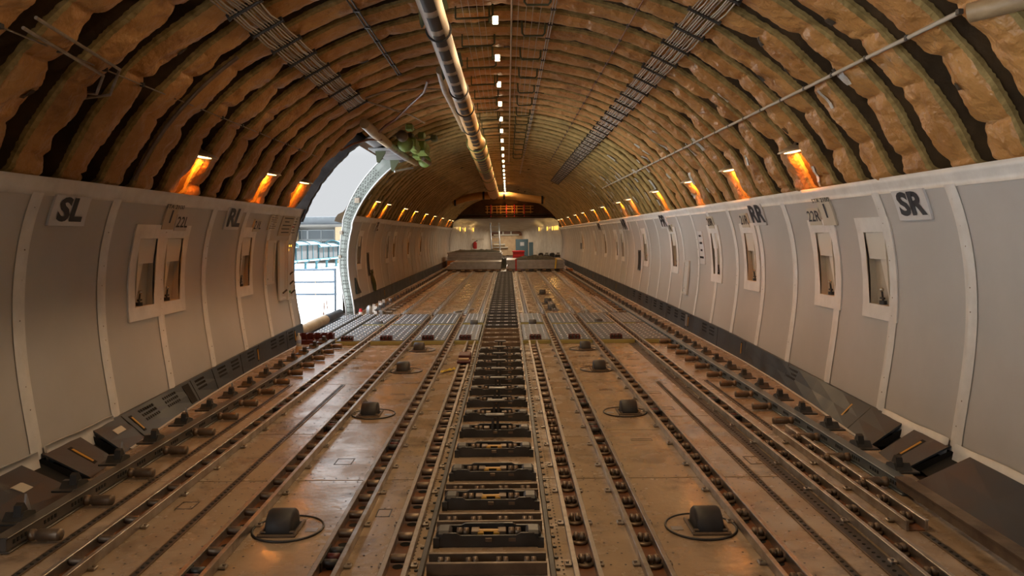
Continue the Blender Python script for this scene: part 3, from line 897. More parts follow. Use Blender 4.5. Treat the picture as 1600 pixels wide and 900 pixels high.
# ------------------------------------------------------------------ ball mats
mb = MB(); mb.lathe((0, 0, 0), [(.016, 0), (.013, .006), (.007, .010), (.001, .011)], 8)
ME_BALL = mb.mesh('ball_transfer', M['ball'])
MATX = {'outer left': (-2.37, -2.02), 'left of the second tray': (-1.875, -1.405), 'left of the third tray': (-1.27, -.82), 'beside the centre track on left': (-.68, -.345),
        'beside the centre track on right': (.30, .68), 'right of the second right tray': (.82, 1.27), 'right of the third right tray': (1.405, 1.875), 'outer right': (2.02, 2.37)}
def ball_mat(x0, x1, y0, y1, label, z=.062, block=True, ncol=None):
    t = thing('ball_mat', ((x0 + x1) / 2, y0, 0), label, 'ball mat', 'ball mats on the floor by the cargo doorway')
    mb = MB(); mb.cbox(x0, x1, y0, y1, .02, z, .004); mb.build('plate', M['matplate'], t)
    mb = MB(); mb.cbox(x0 - .008, x1 + .008, y0 - .014, y0 - .001, .001, z - .008, .003); mb.cbox(x0 - .006, x1 + .006, y1, y1 + .01, .001, z - .006, .003)
    mb.box(x0 + .02, x1 - .02, y0 + .02, y1 - .02, .001, .02)
    mb.build('edge_strip', M['olive'], t)
    nc = ncol or (4 if x1 - x0 < .4 else 5)
    nr = int((y1 - y0 - .15) / .19) + 1
    for i in range(nc):
        for j in range(nr):
            put('ball_transfer', ME_BALL, t, (x0 + (x1 - x0) * (i + .5) / nc, y0 + .10 + j * .19, z))
    if block:
        xm = (x0 + x1) / 2 - .02
        mb = MB()
        mb.cbox(xm - .085, xm + .085, y0 + .01, y0 + .10, z, z + .012, .003); mb.cbox(xm - .085, xm + .085, y0 + .085, y0 + .10, z, z + .062, .003)
        for q in (-.085, -.035, .015, .07): mb.cbox(xm + q, xm + q + .014, y0 + .01, y0 + .10, z, z + .058, .003)
        b = mb.build('stop_block', M['redbrown'], t)
        mb = MB()
        for q in (-.048, .002, .05): mb.cbox(xm + q - .012, xm + q + .01, y0 + .03, y0 + .085, z + .012, z + .05, .004)
        mb.build('stop_roller', M['dark'], b)
for nm, (a, b) in MATX.items():
    ball_mat(a, b, MY0, 12.95, 'grey ball mat in the near row, %s' % nm, block=nm not in ('outer right',))
    ball_mat(a, b, MYM + (.12 if 'centre track' in nm else 0), MY1, 'grey ball mat in the far row, %s' % nm, block=False)
for k, (a, b) in enumerate(((-2.94, -2.70), (-2.64, -2.42))):
    ball_mat(a, b, 11.35, 14.8, 'long grey ball strip in the cargo doorway, %s' % ('along the sill' if k == 0 else 'inboard of the sill strip'), block=False, ncol=3)
mb = MB()
mb.cbox(-2.93, -2.44, 11.18, 11.30, .03, .06, .004)
for x in (-2.93, -2.83, -2.73, -2.63, -2.53, -2.455): mb.cbox(x, x + .018, 11.18, 11.3, .06, .15, .003)
mb.cbox(-2.93, -2.44, 11.285, 11.3, .06, .155, .003); mb.cbox(-2.95, -2.42, 11.17, 11.31, .0, .03, .003)
lone('door_stop', mb, M['redbrown'], 'row of dark red stop blocks at the near corner of the cargo doorway floor', 'stop block', None, (-2.7, 11.2, 0))

# ------------------------------------------------------------------ outboard guide rails
mb = MB(); mb.lathe((0, 0, 0), [(.008, -.085), (.028, -.083), (.031, -.07), (.031, .03), (.024, .035), (.024, .05), (.030, .055), (.030, .075), (.012, .085)], 12, 'x')
ME_BOB = mb.mesh('guide_roller', M['roller'])
def pawl_mesh(s):
    mb = MB()
    mb.prism([(-.075, 0), (.075, 0), (.06, .03), (.0, .05), (-.03, .05)], 0, s * .10, 'x')
    mb.prism([(-.05, .03), (.015, .05), (-.015, .095), (-.04, .085)], s * .01, s * .05, 'x')
    mb.cbox(min(0, s * .13), max(0, s * .13), -.10, .10, 0, .012, .003)
    return mb.mesh('guide_pawl', M['dark'], recalc=True)
ME_PAWL = {s: pawl_mesh(s) for s in (-1, 1)}
mb = MB(); mb.prism([(-.03, 0), (.03, 0), (-.01, .10)], -.006, .006, 'x'); ME_FIN = mb.mesh('fin', M['alloy'], recalc=True)
def guide(side, y0, y1, label, m, fin=False):
    X = side * 2.42
    t = thing('guide_rail', (X, y0, 0), label, 'guide rail', 'outboard guide rails')
    mb = MB()
    w = .030
    mb.cbox(X - w, X + w, y0, y1, .012, .075, .004); mb.cbox(X - w - .008, X + w + .008, y0, y1, .075, .083, .003)
    mb.cbox(X - w - .012, X + w + .012, y0, y1, .001, .012, .003)
    mb.build('beam', M[m], t)
    mb = MB()
    y = y0 + .05
    while y < min(y1, 13):
        for q in range(4):
            mb.box(X - side * (w + .0015) - .0015, X - side * (w + .0015) + .0015, y + q * .032, y + q * .032 + .016, .035, .055)
        y += .26
    if mb.v: mb.build('hole_mark', M['hole'], t)  # small dark blocks stand for the holes in the beam
    y = y0 + .16; k = 0
    while y < y1 - .05:
        put('guide_roller', ME_BOB, t, (X - side * .125, y, .036), (0, 0, 0 if side > 0 else PI))
        p = put('guide_pawl', ME_PAWL[side], t, (X + side * .035, y + .12, .072 if True else 0))
        if fin and k % 2 == 0 and y < 12: put('fin', ME_FIN, p, (X + side * .09, y + .2, .085))
        y += .52; k += 1
guide(-1, 3.82, 11.1, 'long grey guide rail with rollers and pawls along left wall near the camera', 'lrail', True)
guide(-1, 15.3, 32.2, 'distant guide rail with shiny pawls along left wall beyond the doorway', 'alloy')
guide(1, 4.55, 32.2, 'long blue-grey guide rail with rollers and pawls along right wall', 'guide')
# loose end section skewed toward the wall
mb = MB()
a = Vector((2.415, 4.62, 0)); b = Vector((2.36, 3.2, 0)); d = (b - a).normalized(); nrm = Vector((-d.y, d.x, 0))
prof_r = [(-.032, .03), (.032, .03), (.032, .085), (.042, .085), (.042, .095), (-.042, .095), (-.042, .085), (-.032, .085)]
vs = [a + nrm * p[0] + Vector((0, 0, p[1])) for p in prof_r] + [b + nrm * p[0] + Vector((0, 0, p[1] + .02)) for p in prof_r]
mb.add(vs, [tuple(range(8)), tuple(range(8, 16))[::-1]] + [(i, 8 + i, 8 + (i + 1) % 8, (i + 1) % 8) for i in range(8)])
lone('rail_end', mb, M['beam'], 'skewed grey rail end section at lower right corner of the floor', 'guide rail', None, a, True)

# ------------------------------------------------------------------ small loose things on the floor
t = thing('water_bottle', (-2.67, 10.22, .112), 'clear water bottle with blue label standing on an upturned cup by left wall', 'bottle')
mb = MB(); mb.lathe((-2.67, 10.22, .112), [(.028, 0), (.032, .006), (.032, .03), (.030, .035), (.032, .04), (.032, .10), (.026, .125), (.012, .145), (.012, .155)], 16); mb.build('body', M['bottle'], t)
mb = MB(); mb.lathe((-2.67, 10.22, .15), [(.0325, 0), (.0325, .045)], 16); mb.build('label_band', M['blabel'], t)
mb = MB(); mb.lathe((-2.67, 10.22, .265), [(.014, 0), (.014, .016), (.010, .018)], 12); mb.build('cap', M['gasper'], t)
mb = MB(); mb.lathe((-2.67, 10.22, 0), [(.044, 0), (.046, .004), (.036, .108), (.034, .112)], 18)
lone('paper_cup', mb, M['cup'], 'tan paper cup upside down under the water bottle by left wall', 'cup', None, (-2.67, 10.22, 0))
t = thing('end_stop', (-.44, 9.35, 0), 'brown end stop block on the inner left tray with yellow ribbon beside it', 'end stop')
mb = MB(); mb.cbox(-.51, -.37, 9.22, 9.5, .056, .13, .01); mb.cbox(-.52, -.36, 9.05, 9.2, .056, .085, .006); mb.build('block', M['redbrown'], t)
mb = MB(); mb.tube([(-.50, 9.1, .095), (-.38, 9.1, .095)], .02, 8); mb.build('pin', M['cup'], t)
mb = MB()
r = random.Random(3)
pts = [(-.53 - .022 * i, 8.95 - .03 * i + r.uniform(-.03, .03), .012 + .02 * abs(math.sin(i * 1.7))) for i in range(8)]
rows = [[(p[0], p[1] - .03, p[2] * .4 + .004), (p[0] + .01, p[1], p[2] + .008), (p[0], p[1] + .035, p[2] * .5 + .004)] for p in pts]
mb.grid(rows, False)
lone('ribbon', mb, M['paleyellow'], 'crumpled yellow ribbon on the floor beside the inner left tray', 'ribbon', None, (-.6, 8.9, 0))
mb = MB()
for (a, b) in (((-.16, 5.02), (-.10, 4.98)), ((-.10, 4.98), (.0, 4.93)), ((-.10, 4.98), (-.03, 5.05))):
    p, q = Vector((*a, 0)), Vector((*b, 0)); d = (q - p).normalized(); nn = Vector((-d.y, d.x, 0)) * .011
    mb.add([p + nn + Vector((0, 0, .0015)), p - nn + Vector((0, 0, .0015)), q - nn + Vector((0, 0, .0015)), q + nn + Vector((0, 0, .0015))], [(0, 1, 2, 3)])
lone('tape_mark', mb, M['tapegreen'], 'green Y-shaped tape mark on the floor between two pallet locks', 'tape mark', None, (-.1, 5, 0))
mb = MB(); mb.lathe((-2.62, 15.15, 0), [(.05, 0), (.055, .01), (.055, .17), (.03, .19), (.03, .2)], 14)
lone('metal_can', mb, M['alloy'], 'grey metal can on the floor by the far doorway jamb', 'can', None, (-2.62, 15.15, 0))
t = thing('red_bottle', (-2.78, 15.1, 0), 'small red and white bottle on the floor by the far doorway jamb', 'bottle')
mb = MB(); mb.lathe((-2.78, 15.1, 0), [(.034, 0), (.036, .01), (.036, .11), (.026, .125), (.026, .145)], 12); mb.build('body', M['red'], t)
mb = MB(); mb.lathe((-2.78, 15.1, .05), [(.037, -.02), (.037, .03)], 12); mb.build('label_band', M['tape'], t)
mb = MB(); mb.tube([(-.98, 15.35, .03), (-.70, 15.9, .03), (-.62, 15.95, .03)], [.022, .03, .02], 8); mb.box(-1.1, -.8, 15.3, 15.4, .0, .02)
lone('loose_bar', mb, M['alloy'], 'loose grey metal bar lying on the floor just beyond the ball mats', 'bar', None, (-.9, 15.4, 0))
r = random.Random(8)
for k in range(7):
    y = 15.2 + .38 * k; x = -2.62 + r.uniform(-.06, .06)
    mb = MB(); mb.prism([(-.08, 0), (.08, 0), (.05, .06), (.0, .16), (-.03, .15)], -.03, .03, 'x')
    mb.cbox(-.07, .07, -.05, .05, 0, .03, .006)
    mb.v = [(p[0] + x, p[1] + y, p[2]) for p in mb.v]
    lone('spare_pawl', mb, M['rail'], 'loose shiny fin-shaped latch by left wall, %s beyond the doorway jamb' % nth(k + 1), 'latch', 'loose latches past the doorway', (x, y, 0), True)
# hanging pouches on the far left wall
mb = MB()
rows = []
for z in lin(.30, .72, 8):
    u = (z - .30) / .42
    w = .12 + .05 * math.sin(u * PI) - .05 * (1 - u) ** 3
    rows.append([lining(-1, 17.75 + q * w, z + .02 * noise.noise(Vector((q * 3, z * 8, 1))), .01 + .07 * (1 - q * q) * (.4 + .6 * math.sin(PI * min(1, u + .15)))) for q in lin(-1, 1, 7)])
mb.grid(rows, True)
for q in (-.6, .6): mb.tube([lining(-1, 17.75 + q * .1, .70, .03), lining(-1, 17.75 + q * .16, .78, .02)], .012, 6)
lone('cloth_bag', mb, M['cloth'], 'dark green cloth bag hanging on left wall past the doorway', 'bag', None, lining(-1, 17.75, .3))
mb = MB()
pts = [(15.72, .38), (16.15, .38), (16.0, .50), (15.84, .70)]
mb.add([lining(-1, y, z, .04) for y, z in pts] + [lining(-1, y, z, .002) for y, z in pts], [(0, 1, 2, 3), (0, 4, 5, 1), (1, 5, 6, 2), (2, 6, 7, 3), (3, 7, 4, 0)])
lone('triangular_pouch', mb, M['net'], 'dark triangular pouch on left wall just past the doorway jamb', 'pouch', None, lining(-1, 15.9, .38))
# ------------------------------------------------------------------ ceiling shell and insulated frames
def shell_mb():
    mb = MB()
    ths = lin(-PI / 2, PI / 2, 49)
    low = [(-3.32, -.2), (-3.34, .4)]
    prof2 = low + [ell(t, 0) for t in ths] + [(3.34, .4), (3.32, -.2)]
    def opening(p, q): return (p[0] + q[0]) / 2 < -1.95 and (p[1] + q[1]) / 2 < 3.10
    Ys = [YA, -3.5, 0, 2.4, 4, 6, 8, 10, DY0 - .05, DY0 + .9, DY1 - .9, DY1 + .8, 18, 22, 26, 30, 34, 38, YF + .6, 60]
    rows = [[(x, Y, z) for (x, z) in prof2] for Y in Ys]
    mb.grid(rows, True, lambda i, j: (DY0 - .06 < (Ys[i] + Ys[i + 1]) / 2 < DY1 + .8 and opening(prof2[j], prof2[j + 1])) or
            (-3.5 < (Ys[i] + Ys[i + 1]) / 2 < 2.4 and prof2[j][0] < -2.6 and prof2[j][1] < 2.1))  # added unseen opening behind the camera, lets daylight onto the right wall
    return mb
ceiling = struct('ceiling', shell_mb(), M['shell'])
mb = MB(); mb.box(-3.4, 3.4, YA - .1, YA, -.2, 4.0); struct('wall_back', mb, M['lining'])

PITCH = .508
RIB0 = 7.2 + PITCH / 2
near_cs = [(-.21, 0), (-.205, .07), (-.20, .14), (-.19, .195)]
cap_cs = [(-.19, .197), (-.17, .222), (-.11, .248), (-.03, .262), (.05, .250), (.11, .212), (.135, .165), (.14, .12)]
far_cs = [(.14, .12), (.145, .05), (.15, 0)]

def rib_path(Y, th0, th1, N):
    return [th0 + (th1 - th0) * i / N for i in range(N + 1)]

def rib(Y, idx, label, group, th0, th1, N, near, capmat):
    rr = random.Random(idx * 7 + 1)
    ymid = Y
    t = thing('insulated_rib', (0, Y, ZC + BO - .25), label, 'ceiling rib', group)
    # pillow ties along the arc
    ties = []; s = th0 + rr.uniform(.05, .2)
    while s < th1:
        ties.append(s); s += rr.uniform(.13, .30) if abs(s) > .75 else rr.uniform(.2, .42)
    def pill(th):
        d = min([abs(th - q) for q in ties] or [1])
        return min(1.0, d / .06) * .8 + .2 * min(1.0, d / .014)
    seed = idx * 13.7
    q = 1.0 if Y < 9 else .7 if Y < 13 else .4 if Y < 20 else .22
    pinch = [(q + rr.uniform(.03, .1), rr.uniform(-.04, .06)) for q in ties if abs(q) > .7]
    def P(th, y, d, wob=1.0, cap=0.0):
        S = th * 3.1
        n1 = noise.noise(Vector((S * 1.1, seed, 0)))
        n2 = noise.noise(Vector((S * 3.2, y * 6 + seed, 2)))
        yy = y + wob * (.030 * n1 + .006 * n2)
        dd = d
        if d > .1:
            n0 = noise.noise(Vector((S * .9, seed + 4.4, 7)))
            dd += (.02 * n0 + .006 * n2) * q
        if cap:
            k = pill(th); cr = min(1.0, max(0.0, (abs(th) - .45) / .4)); cap = cap * (.4 + .6 * cr)
            dd += cap * q * (.062 * (k ** .6 - .75) + .022 * noise.noise(Vector((S * 6, y * 11 + seed, 5))) + .012 * noise.noise(Vector((S * 19 + y * 30, y * 12 + seed, 9))))
            for (pt, py) in pinch:
                r2 = ((S - pt * 3.1) / .09) ** 2 + ((y - py) / .07) ** 2
                if r2 < 6: dd -= cap * q * .05 * math.exp(-r2)
        e = min(1.0, max(0.0, (abs(th) - 1.205) / .06)); dd -= .12 * e * e * (3 - 2 * e)
        x, z = ell(th, dd)
        return (x, Y + yy, z)
    ths = rib_path(Y, th0, th1, N)
    mb = MB()
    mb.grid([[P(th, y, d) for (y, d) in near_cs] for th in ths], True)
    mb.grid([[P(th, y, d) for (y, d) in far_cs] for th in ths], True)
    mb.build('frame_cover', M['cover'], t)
    cs = cap_cs if Y < 13 else [(a, .12 + (b - .12) * .86) for a, b in cap_cs]
    if near:
        cs = []
        for a, b in zip(cap_cs[:-1], cap_cs[1:]):
            cs += [a, ((a[0] + b[0]) / 2, (a[1] + b[1]) / 2)]
        cs.append(cap_cs[-1])
    mb = MB()
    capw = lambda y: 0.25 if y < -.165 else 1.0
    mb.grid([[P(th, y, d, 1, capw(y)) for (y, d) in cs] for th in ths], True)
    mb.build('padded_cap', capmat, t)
    mb = MB()
    rows = []
    for th in ths:
        j = rr.uniform(-.004, .006)
        j2 = rr.uniform(-.004, .007)
        a = P(th, -.197, .184 + j); b = P(th, -.194, .206); c = P(th, -.180 + j2, .220, 1, .25)
        a = (a[0], a[1] - .006, a[2]); x, z = b[0], b[2]
        k = 1 - .006 / 3
        rows.append([a, (b[0] * k, b[1] - .009, ZC + (b[2] - ZC) * k), (c[0] * .9975, c[1], ZC + (c[2] - ZC) * .9975)])
    mb.grid(rows, False)
    mb.build('fringe', M['fringe'], t)
    # tape patches stuck on the cap
    def stick(th, y0, w, l, m, nm):
        mb = MB(); rows = []
        for a in lin(th - l / 6.2, th + l / 6.2, 5):
            r = []
            for y in lin(y0 - w / 2, y0 + w / 2, 4):
                d = np.interp(y, [c[0] for c in cap_cs], [c[1] for c in cap_cs])
                p = P(a, y, float(d) + .010, 1, capw(y)); r.append(p)
            rows.append(r)
        mb.grid(rows, False); mb.build(nm, m, t)
    for k in range(rr.randint(1, 3) if Y < 24 else 1):
        th = rr.uniform(th0 + .1, th1 - .1)
        stick(th, rr.uniform(-.02, .06), rr.uniform(.05, .08), rr.uniform(.05, .09), M['patch'], 'dark_patch')
    if 5 < Y < 22:
        for k in range(rr.choice((1, 2, 3, 4)) if Y > 10 else rr.choice((0, 1, 1))):
            th = rr.uniform(.72, 1.18)
            stick(th, rr.uniform(-.05, .03), rr.uniform(.07, .14), rr.uniform(.08, .24), M['foil'], 'foil_patch')
        if Y > 15 and rr.random() < .5: stick(-rr.uniform(.85, 1.2), rr.uniform(-.05, .03), .08, .12, M['foil'], 'foil_patch')

k = -9; RIBS = []
while RIB0 + k * PITCH < 41.2:
    RIBS.append(RIB0 + k * PITCH); k += 1
ids = {'aft': [y for y in RIBS if y < DY0 - .02], 'in': [y for y in RIBS if DY0 - .02 <= y <= DY1], 'fwd': [y for y in RIBS if y > DY1]}
THM = 1.30
for i, y in enumerate(RIBS):
    if y in ids['aft']:
        n = len(ids['aft']) - ids['aft'].index(y)
        lab = 'tan padded ceiling rib arching overhead, %s one on the camera side of the doorway' % nth(n); g = 'padded ribs between camera and doorway'
        a = -THM
    elif y in ids['in']:
        lab = 'padded ceiling rib cut short above the cargo doorway, %s from the camera side' % nth(ids['in'].index(y) + 1); g = 'padded ribs above the doorway'
        a = DOOR_TH
    else:
        lab = 'olive padded ceiling rib beyond the doorway, %s one past its far jamb' % nth(ids['fwd'].index(y) + 1); g = 'padded ribs beyond the doorway'
        a = -THM
    near = y < 9
    N = 420 if y < 8 else 200 if y < 12 else 100 if y < 20 else 60
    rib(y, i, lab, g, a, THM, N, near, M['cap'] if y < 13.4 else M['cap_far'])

# ------------------------------------------------------------------ side lamps glowing in the bays above the lining
def bay(y): return 7.2 + PITCH * round((y - 7.2) / PITCH)
LAMPS = [7.2, 9.3, 11.25, 14.0, 16.7, 18.4, 21.2, 24.0, 27.2, 29.9, 33.7, 37.5, 39.5]
mb = MB()
mb.lathe((0, 0, 0), [(.140, 0), (.144, .008), (.11, .03), (.06, .045), (.02, .06)], 20); ME_HAT = mb.mesh('lamp_hood', M['lampmetal'])
mb = MB(); mb.lathe((0, 0, 0), [(.02, -.014), (.085, -.007), (.085, .002)], 16); ME_LENS = mb.mesh('lens', M['lens2'])
def side_lamp(side, Y, label, k):
    z = 2.30; x = side * 2.74
    t = thing('wall_lamp', (x, Y, z), label, 'lamp', 'amber lamps above the wall linings')
    put('lamp_hood', ME_HAT, t, (x, Y, z), (0, side * -.18, 0))
    put('lens', ME_LENS, t, (x, Y, z), (0, side * -.18, 0))
    mb = MB(); mb.tube([(x, Y, z + .05), (x + side * .05, Y + .01, z + .12), (x + side * .30, Y + .02, z + .16)], .012, 6); mb.build('stem', M['lampmetal'], t)
    l = bpy.data.lights.new('lamp_glow', 'AREA'); l.shape = 'DISK'; l.size = .12; l.energy = 7.0; l.color = (1, .25, .018)
    o = bpy.data.objects.new('lamp_glow', l); COL.objects.link(o)
    o.location = (x + side * .04, Y - .02, z - .03); o.rotation_euler = (.15, side * -.35, 0)
nl = {-1: 0, 1: 0}
for y0 in LAMPS:
    y = bay(y0)
    for side in (-1, 1):
        if side < 0 and 11.6 < y < 15.3: continue
        yy = 10.75 if (side < 0 and 11 < y < 11.6) else y
        nl[side] += 1
        side_lamp(side, yy, 'amber wall lamp in its glowing bay above %s lining, %s from the camera' % ('left' if side < 0 else 'right', nth(nl[side])), nl[side])

# ------------------------------------------------------------------ crown lamps
mb = MB(); mb.cbox(-.034, .034, -.015, .05, .0, .065, .008); ME_CL = mb.mesh('lamp_housing', M['lampmetal'])
mb = MB(); mb.cbox(-.026, .026, -.022, -.014, .008, .056, .004); mb.cbox(-.026, .026, -.012, .04, -.006, .002, .003); ME_CLENS = mb.mesh('lamp_face', M['lens'])
for k in range(-3, 23):
    Y = 7.14 + 1.524 * k; z = 3.50
    if Y > 40.5: break
    if Y > 5:
        t = thing('ceiling_lamp', (-.01, Y, z), 'small bright square lamp under the crown, %s from the camera' % nth(k + 1), 'lamp', 'square lamps along the crown')
        put('lamp_housing', ME_CL, t, (-.01, Y, z)); put('lamp_face', ME_CLENS, t, (-.01, Y, z))
        mb = MB(); mb.cbox(-.075, -.055, Y - .01, Y + .02, z + .0, z + .15, .003); mb.cbox(-.06, -.04, Y, Y + .02, z + .03, z + .05, .003); mb.build('bracket', M['dgreen'], t)
    l = bpy.data.lights.new('crown_light', 'AREA'); l.shape = 'DISK'; l.size = .1; l.energy = CROWN_W; l.color = (1, .68, .38)
    o = bpy.data.objects.new('crown_light', l); COL.objects.link(o); o.location = (-.01, Y + .01, z - .03)

# ------------------------------------------------------------------ overhead air duct
DX, DZ = -.46, 3.22
def duct_r(y): return float(np.interp(y, [4, 9.0, 9.4, 13.6, 14.0, 20, 31.5], [.086, .098, .105, .125, .165, .18, .215]))
t = thing('air_duct', (DX, 4, DZ), 'long tapering air duct under the crown, white near end turning orange', 'air duct')
mb = MB(); ys = lin(3.0, 9.2, 14); mb.tube([(DX, y, DZ) for y in ys], [duct_r(y) for y in ys], 24); mb.build('white_section', M['ductw'], t)
mb = MB(); ys = lin(9.2, 31.7, 60); mb.tube([(DX, y, DZ) for y in ys], [duct_r(y) for y in ys], 24); mb.build('orange_section', M['ducto'], t)
for k in range(34):
    y = 4.3 + .508 * k
    if y > 21: break
    r = duct_r(y) + .006
    mb = MB(); rows = []
    for a in lin(-.62, .36, 7):
        aa = -PI / 2 + a + .30
        rows.append([(DX + (r) * math.cos(aa), yy, DZ + r * math.sin(aa)) for yy in (y - .185, y + .185)])
    mb.grid(rows, True)
    mb.build('outlet_slot', M['strap'], t)
for y in (6.3, 8.9, 10.2, 12.0, 14.0, 15.6, 18.5, 22, 26):
    r = duct_r(y) + .008
    mb = MB(); mb.tube([(DX + r * math.cos(a), y, DZ + r * math.sin(a)) for a in lin(0, 2 * PI, 25)], .010, 6, False)
    mb.build('band_clamp', M['strap' if y < 13 else 'green'], t)
for y in (6.2, 8.3):
    mb = MB(); mb.prism([(-.62, 3.50), (-.40, 3.50), (-.37, 3.36), (-.56, 3.24), (-.585, 3.20), (-.60, 3.24)], y - .01, y + .01, 'y'); mb.build('hanger', M['dgreen'], t, recalc=True)
# cross branches at the far end
for s, lab in ((-1, 'left'), (1, 'right')):
    ex = -2.15 if s < 0 else 1.62
    t2 = thing('branch_duct', (DX, 31.8, DZ), 'orange branch duct sloping to %s at the far end of the main duct' % lab, 'air duct', 'branch ducts')
    mb = MB(); pts = [(DX + s * .15, 31.8, DZ - .06), (DX + s * .6, 31.8, DZ - .06), (DX + s * 1.1, 31.85, DZ - .14), (ex, 31.9, DZ - .27 if s > 0 else DZ - .32)]
    mb.tube(pts, .15, 16); mb.build('branch_pipe', M['ducto'], t2)
    mb = MB(); x = DX + s * .42
    mb.tube([(x - .04, 31.8, DZ - .06), (x + .04, 31.8, DZ - .06)], .17, 16); mb.build('coupling', M['strap'], t2)
    mb = MB(); x = ex - s * .1; mb.tube([(x - .04, 31.9, pts[-1][2] + .02), (x + .04, 31.9, pts[-1][2] + .02)], .17, 16); mb.build('end_band', M['strap'], t2)
mb = MB(); mb.tube([(-.64, 8.5, 3.36), (-.645, 9.5, 3.33), (-.64, 11, 3.34), (-.64, 13.2, 3.35)], [.045, .062, .055, .05], 14)
t = lone('wrapped_pipe', mb, M['duct2'], 'tan wrapped pipe alongside the main duct above the doorway', 'pipe', None, (-.64, 8.5, 3.3))

# ------------------------------------------------------------------ wire bundles clamped to the frames
def on_ell(x, d): return ZC + (BO - d) * math.sqrt(max(0, 1 - (x / (AO - d)) ** 2))
def bundle(side, xc, y0, y1, label, n=11, width=.25):
    t = thing('cable_bundle', (xc, y0, on_ell(xc, .28)), label, 'cable bundle')
    d0 = .285
    xs0 = xc
    ez = on_ell(xc + .05, d0) - on_ell(xc - .05, d0); tx = Vector((.1, 0, ez)).normalized(); nn = Vector((-tx.z, 0, tx.x)) * -1
    c = Vector((xc, 0, on_ell(xc, d0)))
    ys = [y for y in RIBS if y0 <= y <= y1]
    rr = random.Random(int(xc * 100))
    for i in range(n):
        u = (i - (n - 1) / 2) / (n - 1) * width * .86
        if i in (3, 7): u += .006
        pts = []
        for a, y in enumerate(ys):
            p = c + tx * u; pts.append((p.x, y, p.z))
            if a < len(ys) - 1 and y < 20:
                sag = rr.uniform(.008, .03); q = c + tx * (u + rr.uniform(-.008, .008)) + nn * sag
                pts.append((q.x, y + PITCH / 2, q.z))
        mb = MB(); mb.tube(pts, .0062, 6); mb.build('wire', M['wirew' if i % 3 else 'wire'], t)
    for y in ys:
        mb = MB()
        for o in (-.018, .018):
            w = width / 2 + .01
            a = c + tx * -w + nn * o * .9; b = c + tx * w + nn * o * .9
            mb.tube([(a.x, y - .02, a.z), (b.x, y - .02, b.z)], .011, 6)
        for u in (-width / 2 - .005, 0, width / 2 + .005):
            p = c + tx * u; q = p - nn * .03; s2 = p + nn * .03
            mb.tube([(q.x, y - .02, q.z), (s2.x, y - .02, s2.z)], .010, 6)
        mb.build('clamp_bar', M['dark'], t)
bundle(1, 1.60, 4.2, 25, 'wide bundle of pale wires clamped along the right side of the arched ceiling')
bundle(-1, -1.73, 4.2, 9.6, 'wide bundle of pale wires clamped along the left side of the arched ceiling')

def run(name, xc, y0, y1, label, offs=(-.012, .012), r=.006, m='wirew', d=.27, beads=True, bm='dark'):
    t = thing(name, (xc, y0, on_ell(xc, d)), label, 'cable')
    ys = [y for y in RIBS if y0 <= y <= y1]
    for o in offs:
        mb = MB(); mb.tube([(xc + o, y, on_ell(xc + o, d)) for y in ys], r, 6); mb.build('wire', M[m], t)
    if beads:
        for y in ys:
            if y > 20: break
            mb = MB(); w = max(offs) + .014
            mb.cbox(xc - w, xc + w, y - .015, y + .015, on_ell(xc, d) - .012, on_ell(xc, d) + .016, .003); mb.build('clamp', M[bm], t)
run('cable_pair', .515, 4.5, 26, 'pair of pale cables running along the crown right of the lamps')
run('beaded_cable', 1.18, 4.5, 20, 'single brown clamped cable between the crown cables and right wire bundle', (0,), .006, 'cableb')
run('black_cable_pair', -1.15, 4.5, 9.1, 'pair of black clamped cables on the ceiling left of the main duct', (-.014, .014), .008, 'strap')
run('rope_cable', 2.36, 3.5, 19, 'thick pale cable strung across the frames above the right lamps', (0,), .013, 'wirew', .30, True)
run('thin_cable', -2.45, 3.5, 11.0, 'thin dark cable strung across the frames above the left lamps', (0,), .005, 'wire', .255, True)
run('crown_conduit', .14, 4.5, 22, 'thin grey conduit just right of the crown lamps', (0,), .009, 'wirew', .285, False)
for k, x in enumerate((-.30, -.24, -.17, -.11, .20, .27, .33, .40)):
    mb = MB(); mb.tube([(x, y, on_ell(x, .29) - .02 * (i % 2)) for i, y in enumerate(lin(4.5, 13, 16))], .0028, 5)
    lone('control_wire', mb, M['wirew'], 'thin control wire along the crown, %s from the left' % nth(k + 1), 'wire', 'thin wires along the crown', (x, 4.5, on_ell(x, .29)))
for k in range(14):
    y = 6.55 + 1.016 * k
    z = 3.56
    mb = MB(); mb.tube([(.24, y, z + .08), (.245, y, z - .05), (.265, y, z - .075), (.445, y, z - .075), (.465, y, z - .05), (.47, y, z + .08)], .010, 8)
    lone('crown_bracket', mb, M['dgreen'], 'dark green U-shaped bracket right of the crown lamps, %s from the camera' % nth(k + 1), 'bracket', 'U brackets along the crown', (.35, y, z))
for k in range(9):
    y = 6.9 + 1.524 * k / 1.0 * .667
    mb = MB(); z = 3.50
    mb.tube([(-.36, y, z - .03), (-.06, y, z - .02), (-.03, y, z + .0), (-.03, y, z + .1)], .010, 8); mb.tube([(-.36, y, z - .03), (-.36, y, z + .1)], .008, 6)
    lone('support_bar', mb, M['dgreen'], 'dark green arm between the main duct and crown lamps, %s from the camera' % nth(k + 1), 'bracket', 'arms along the crown', (-.2, y, z))

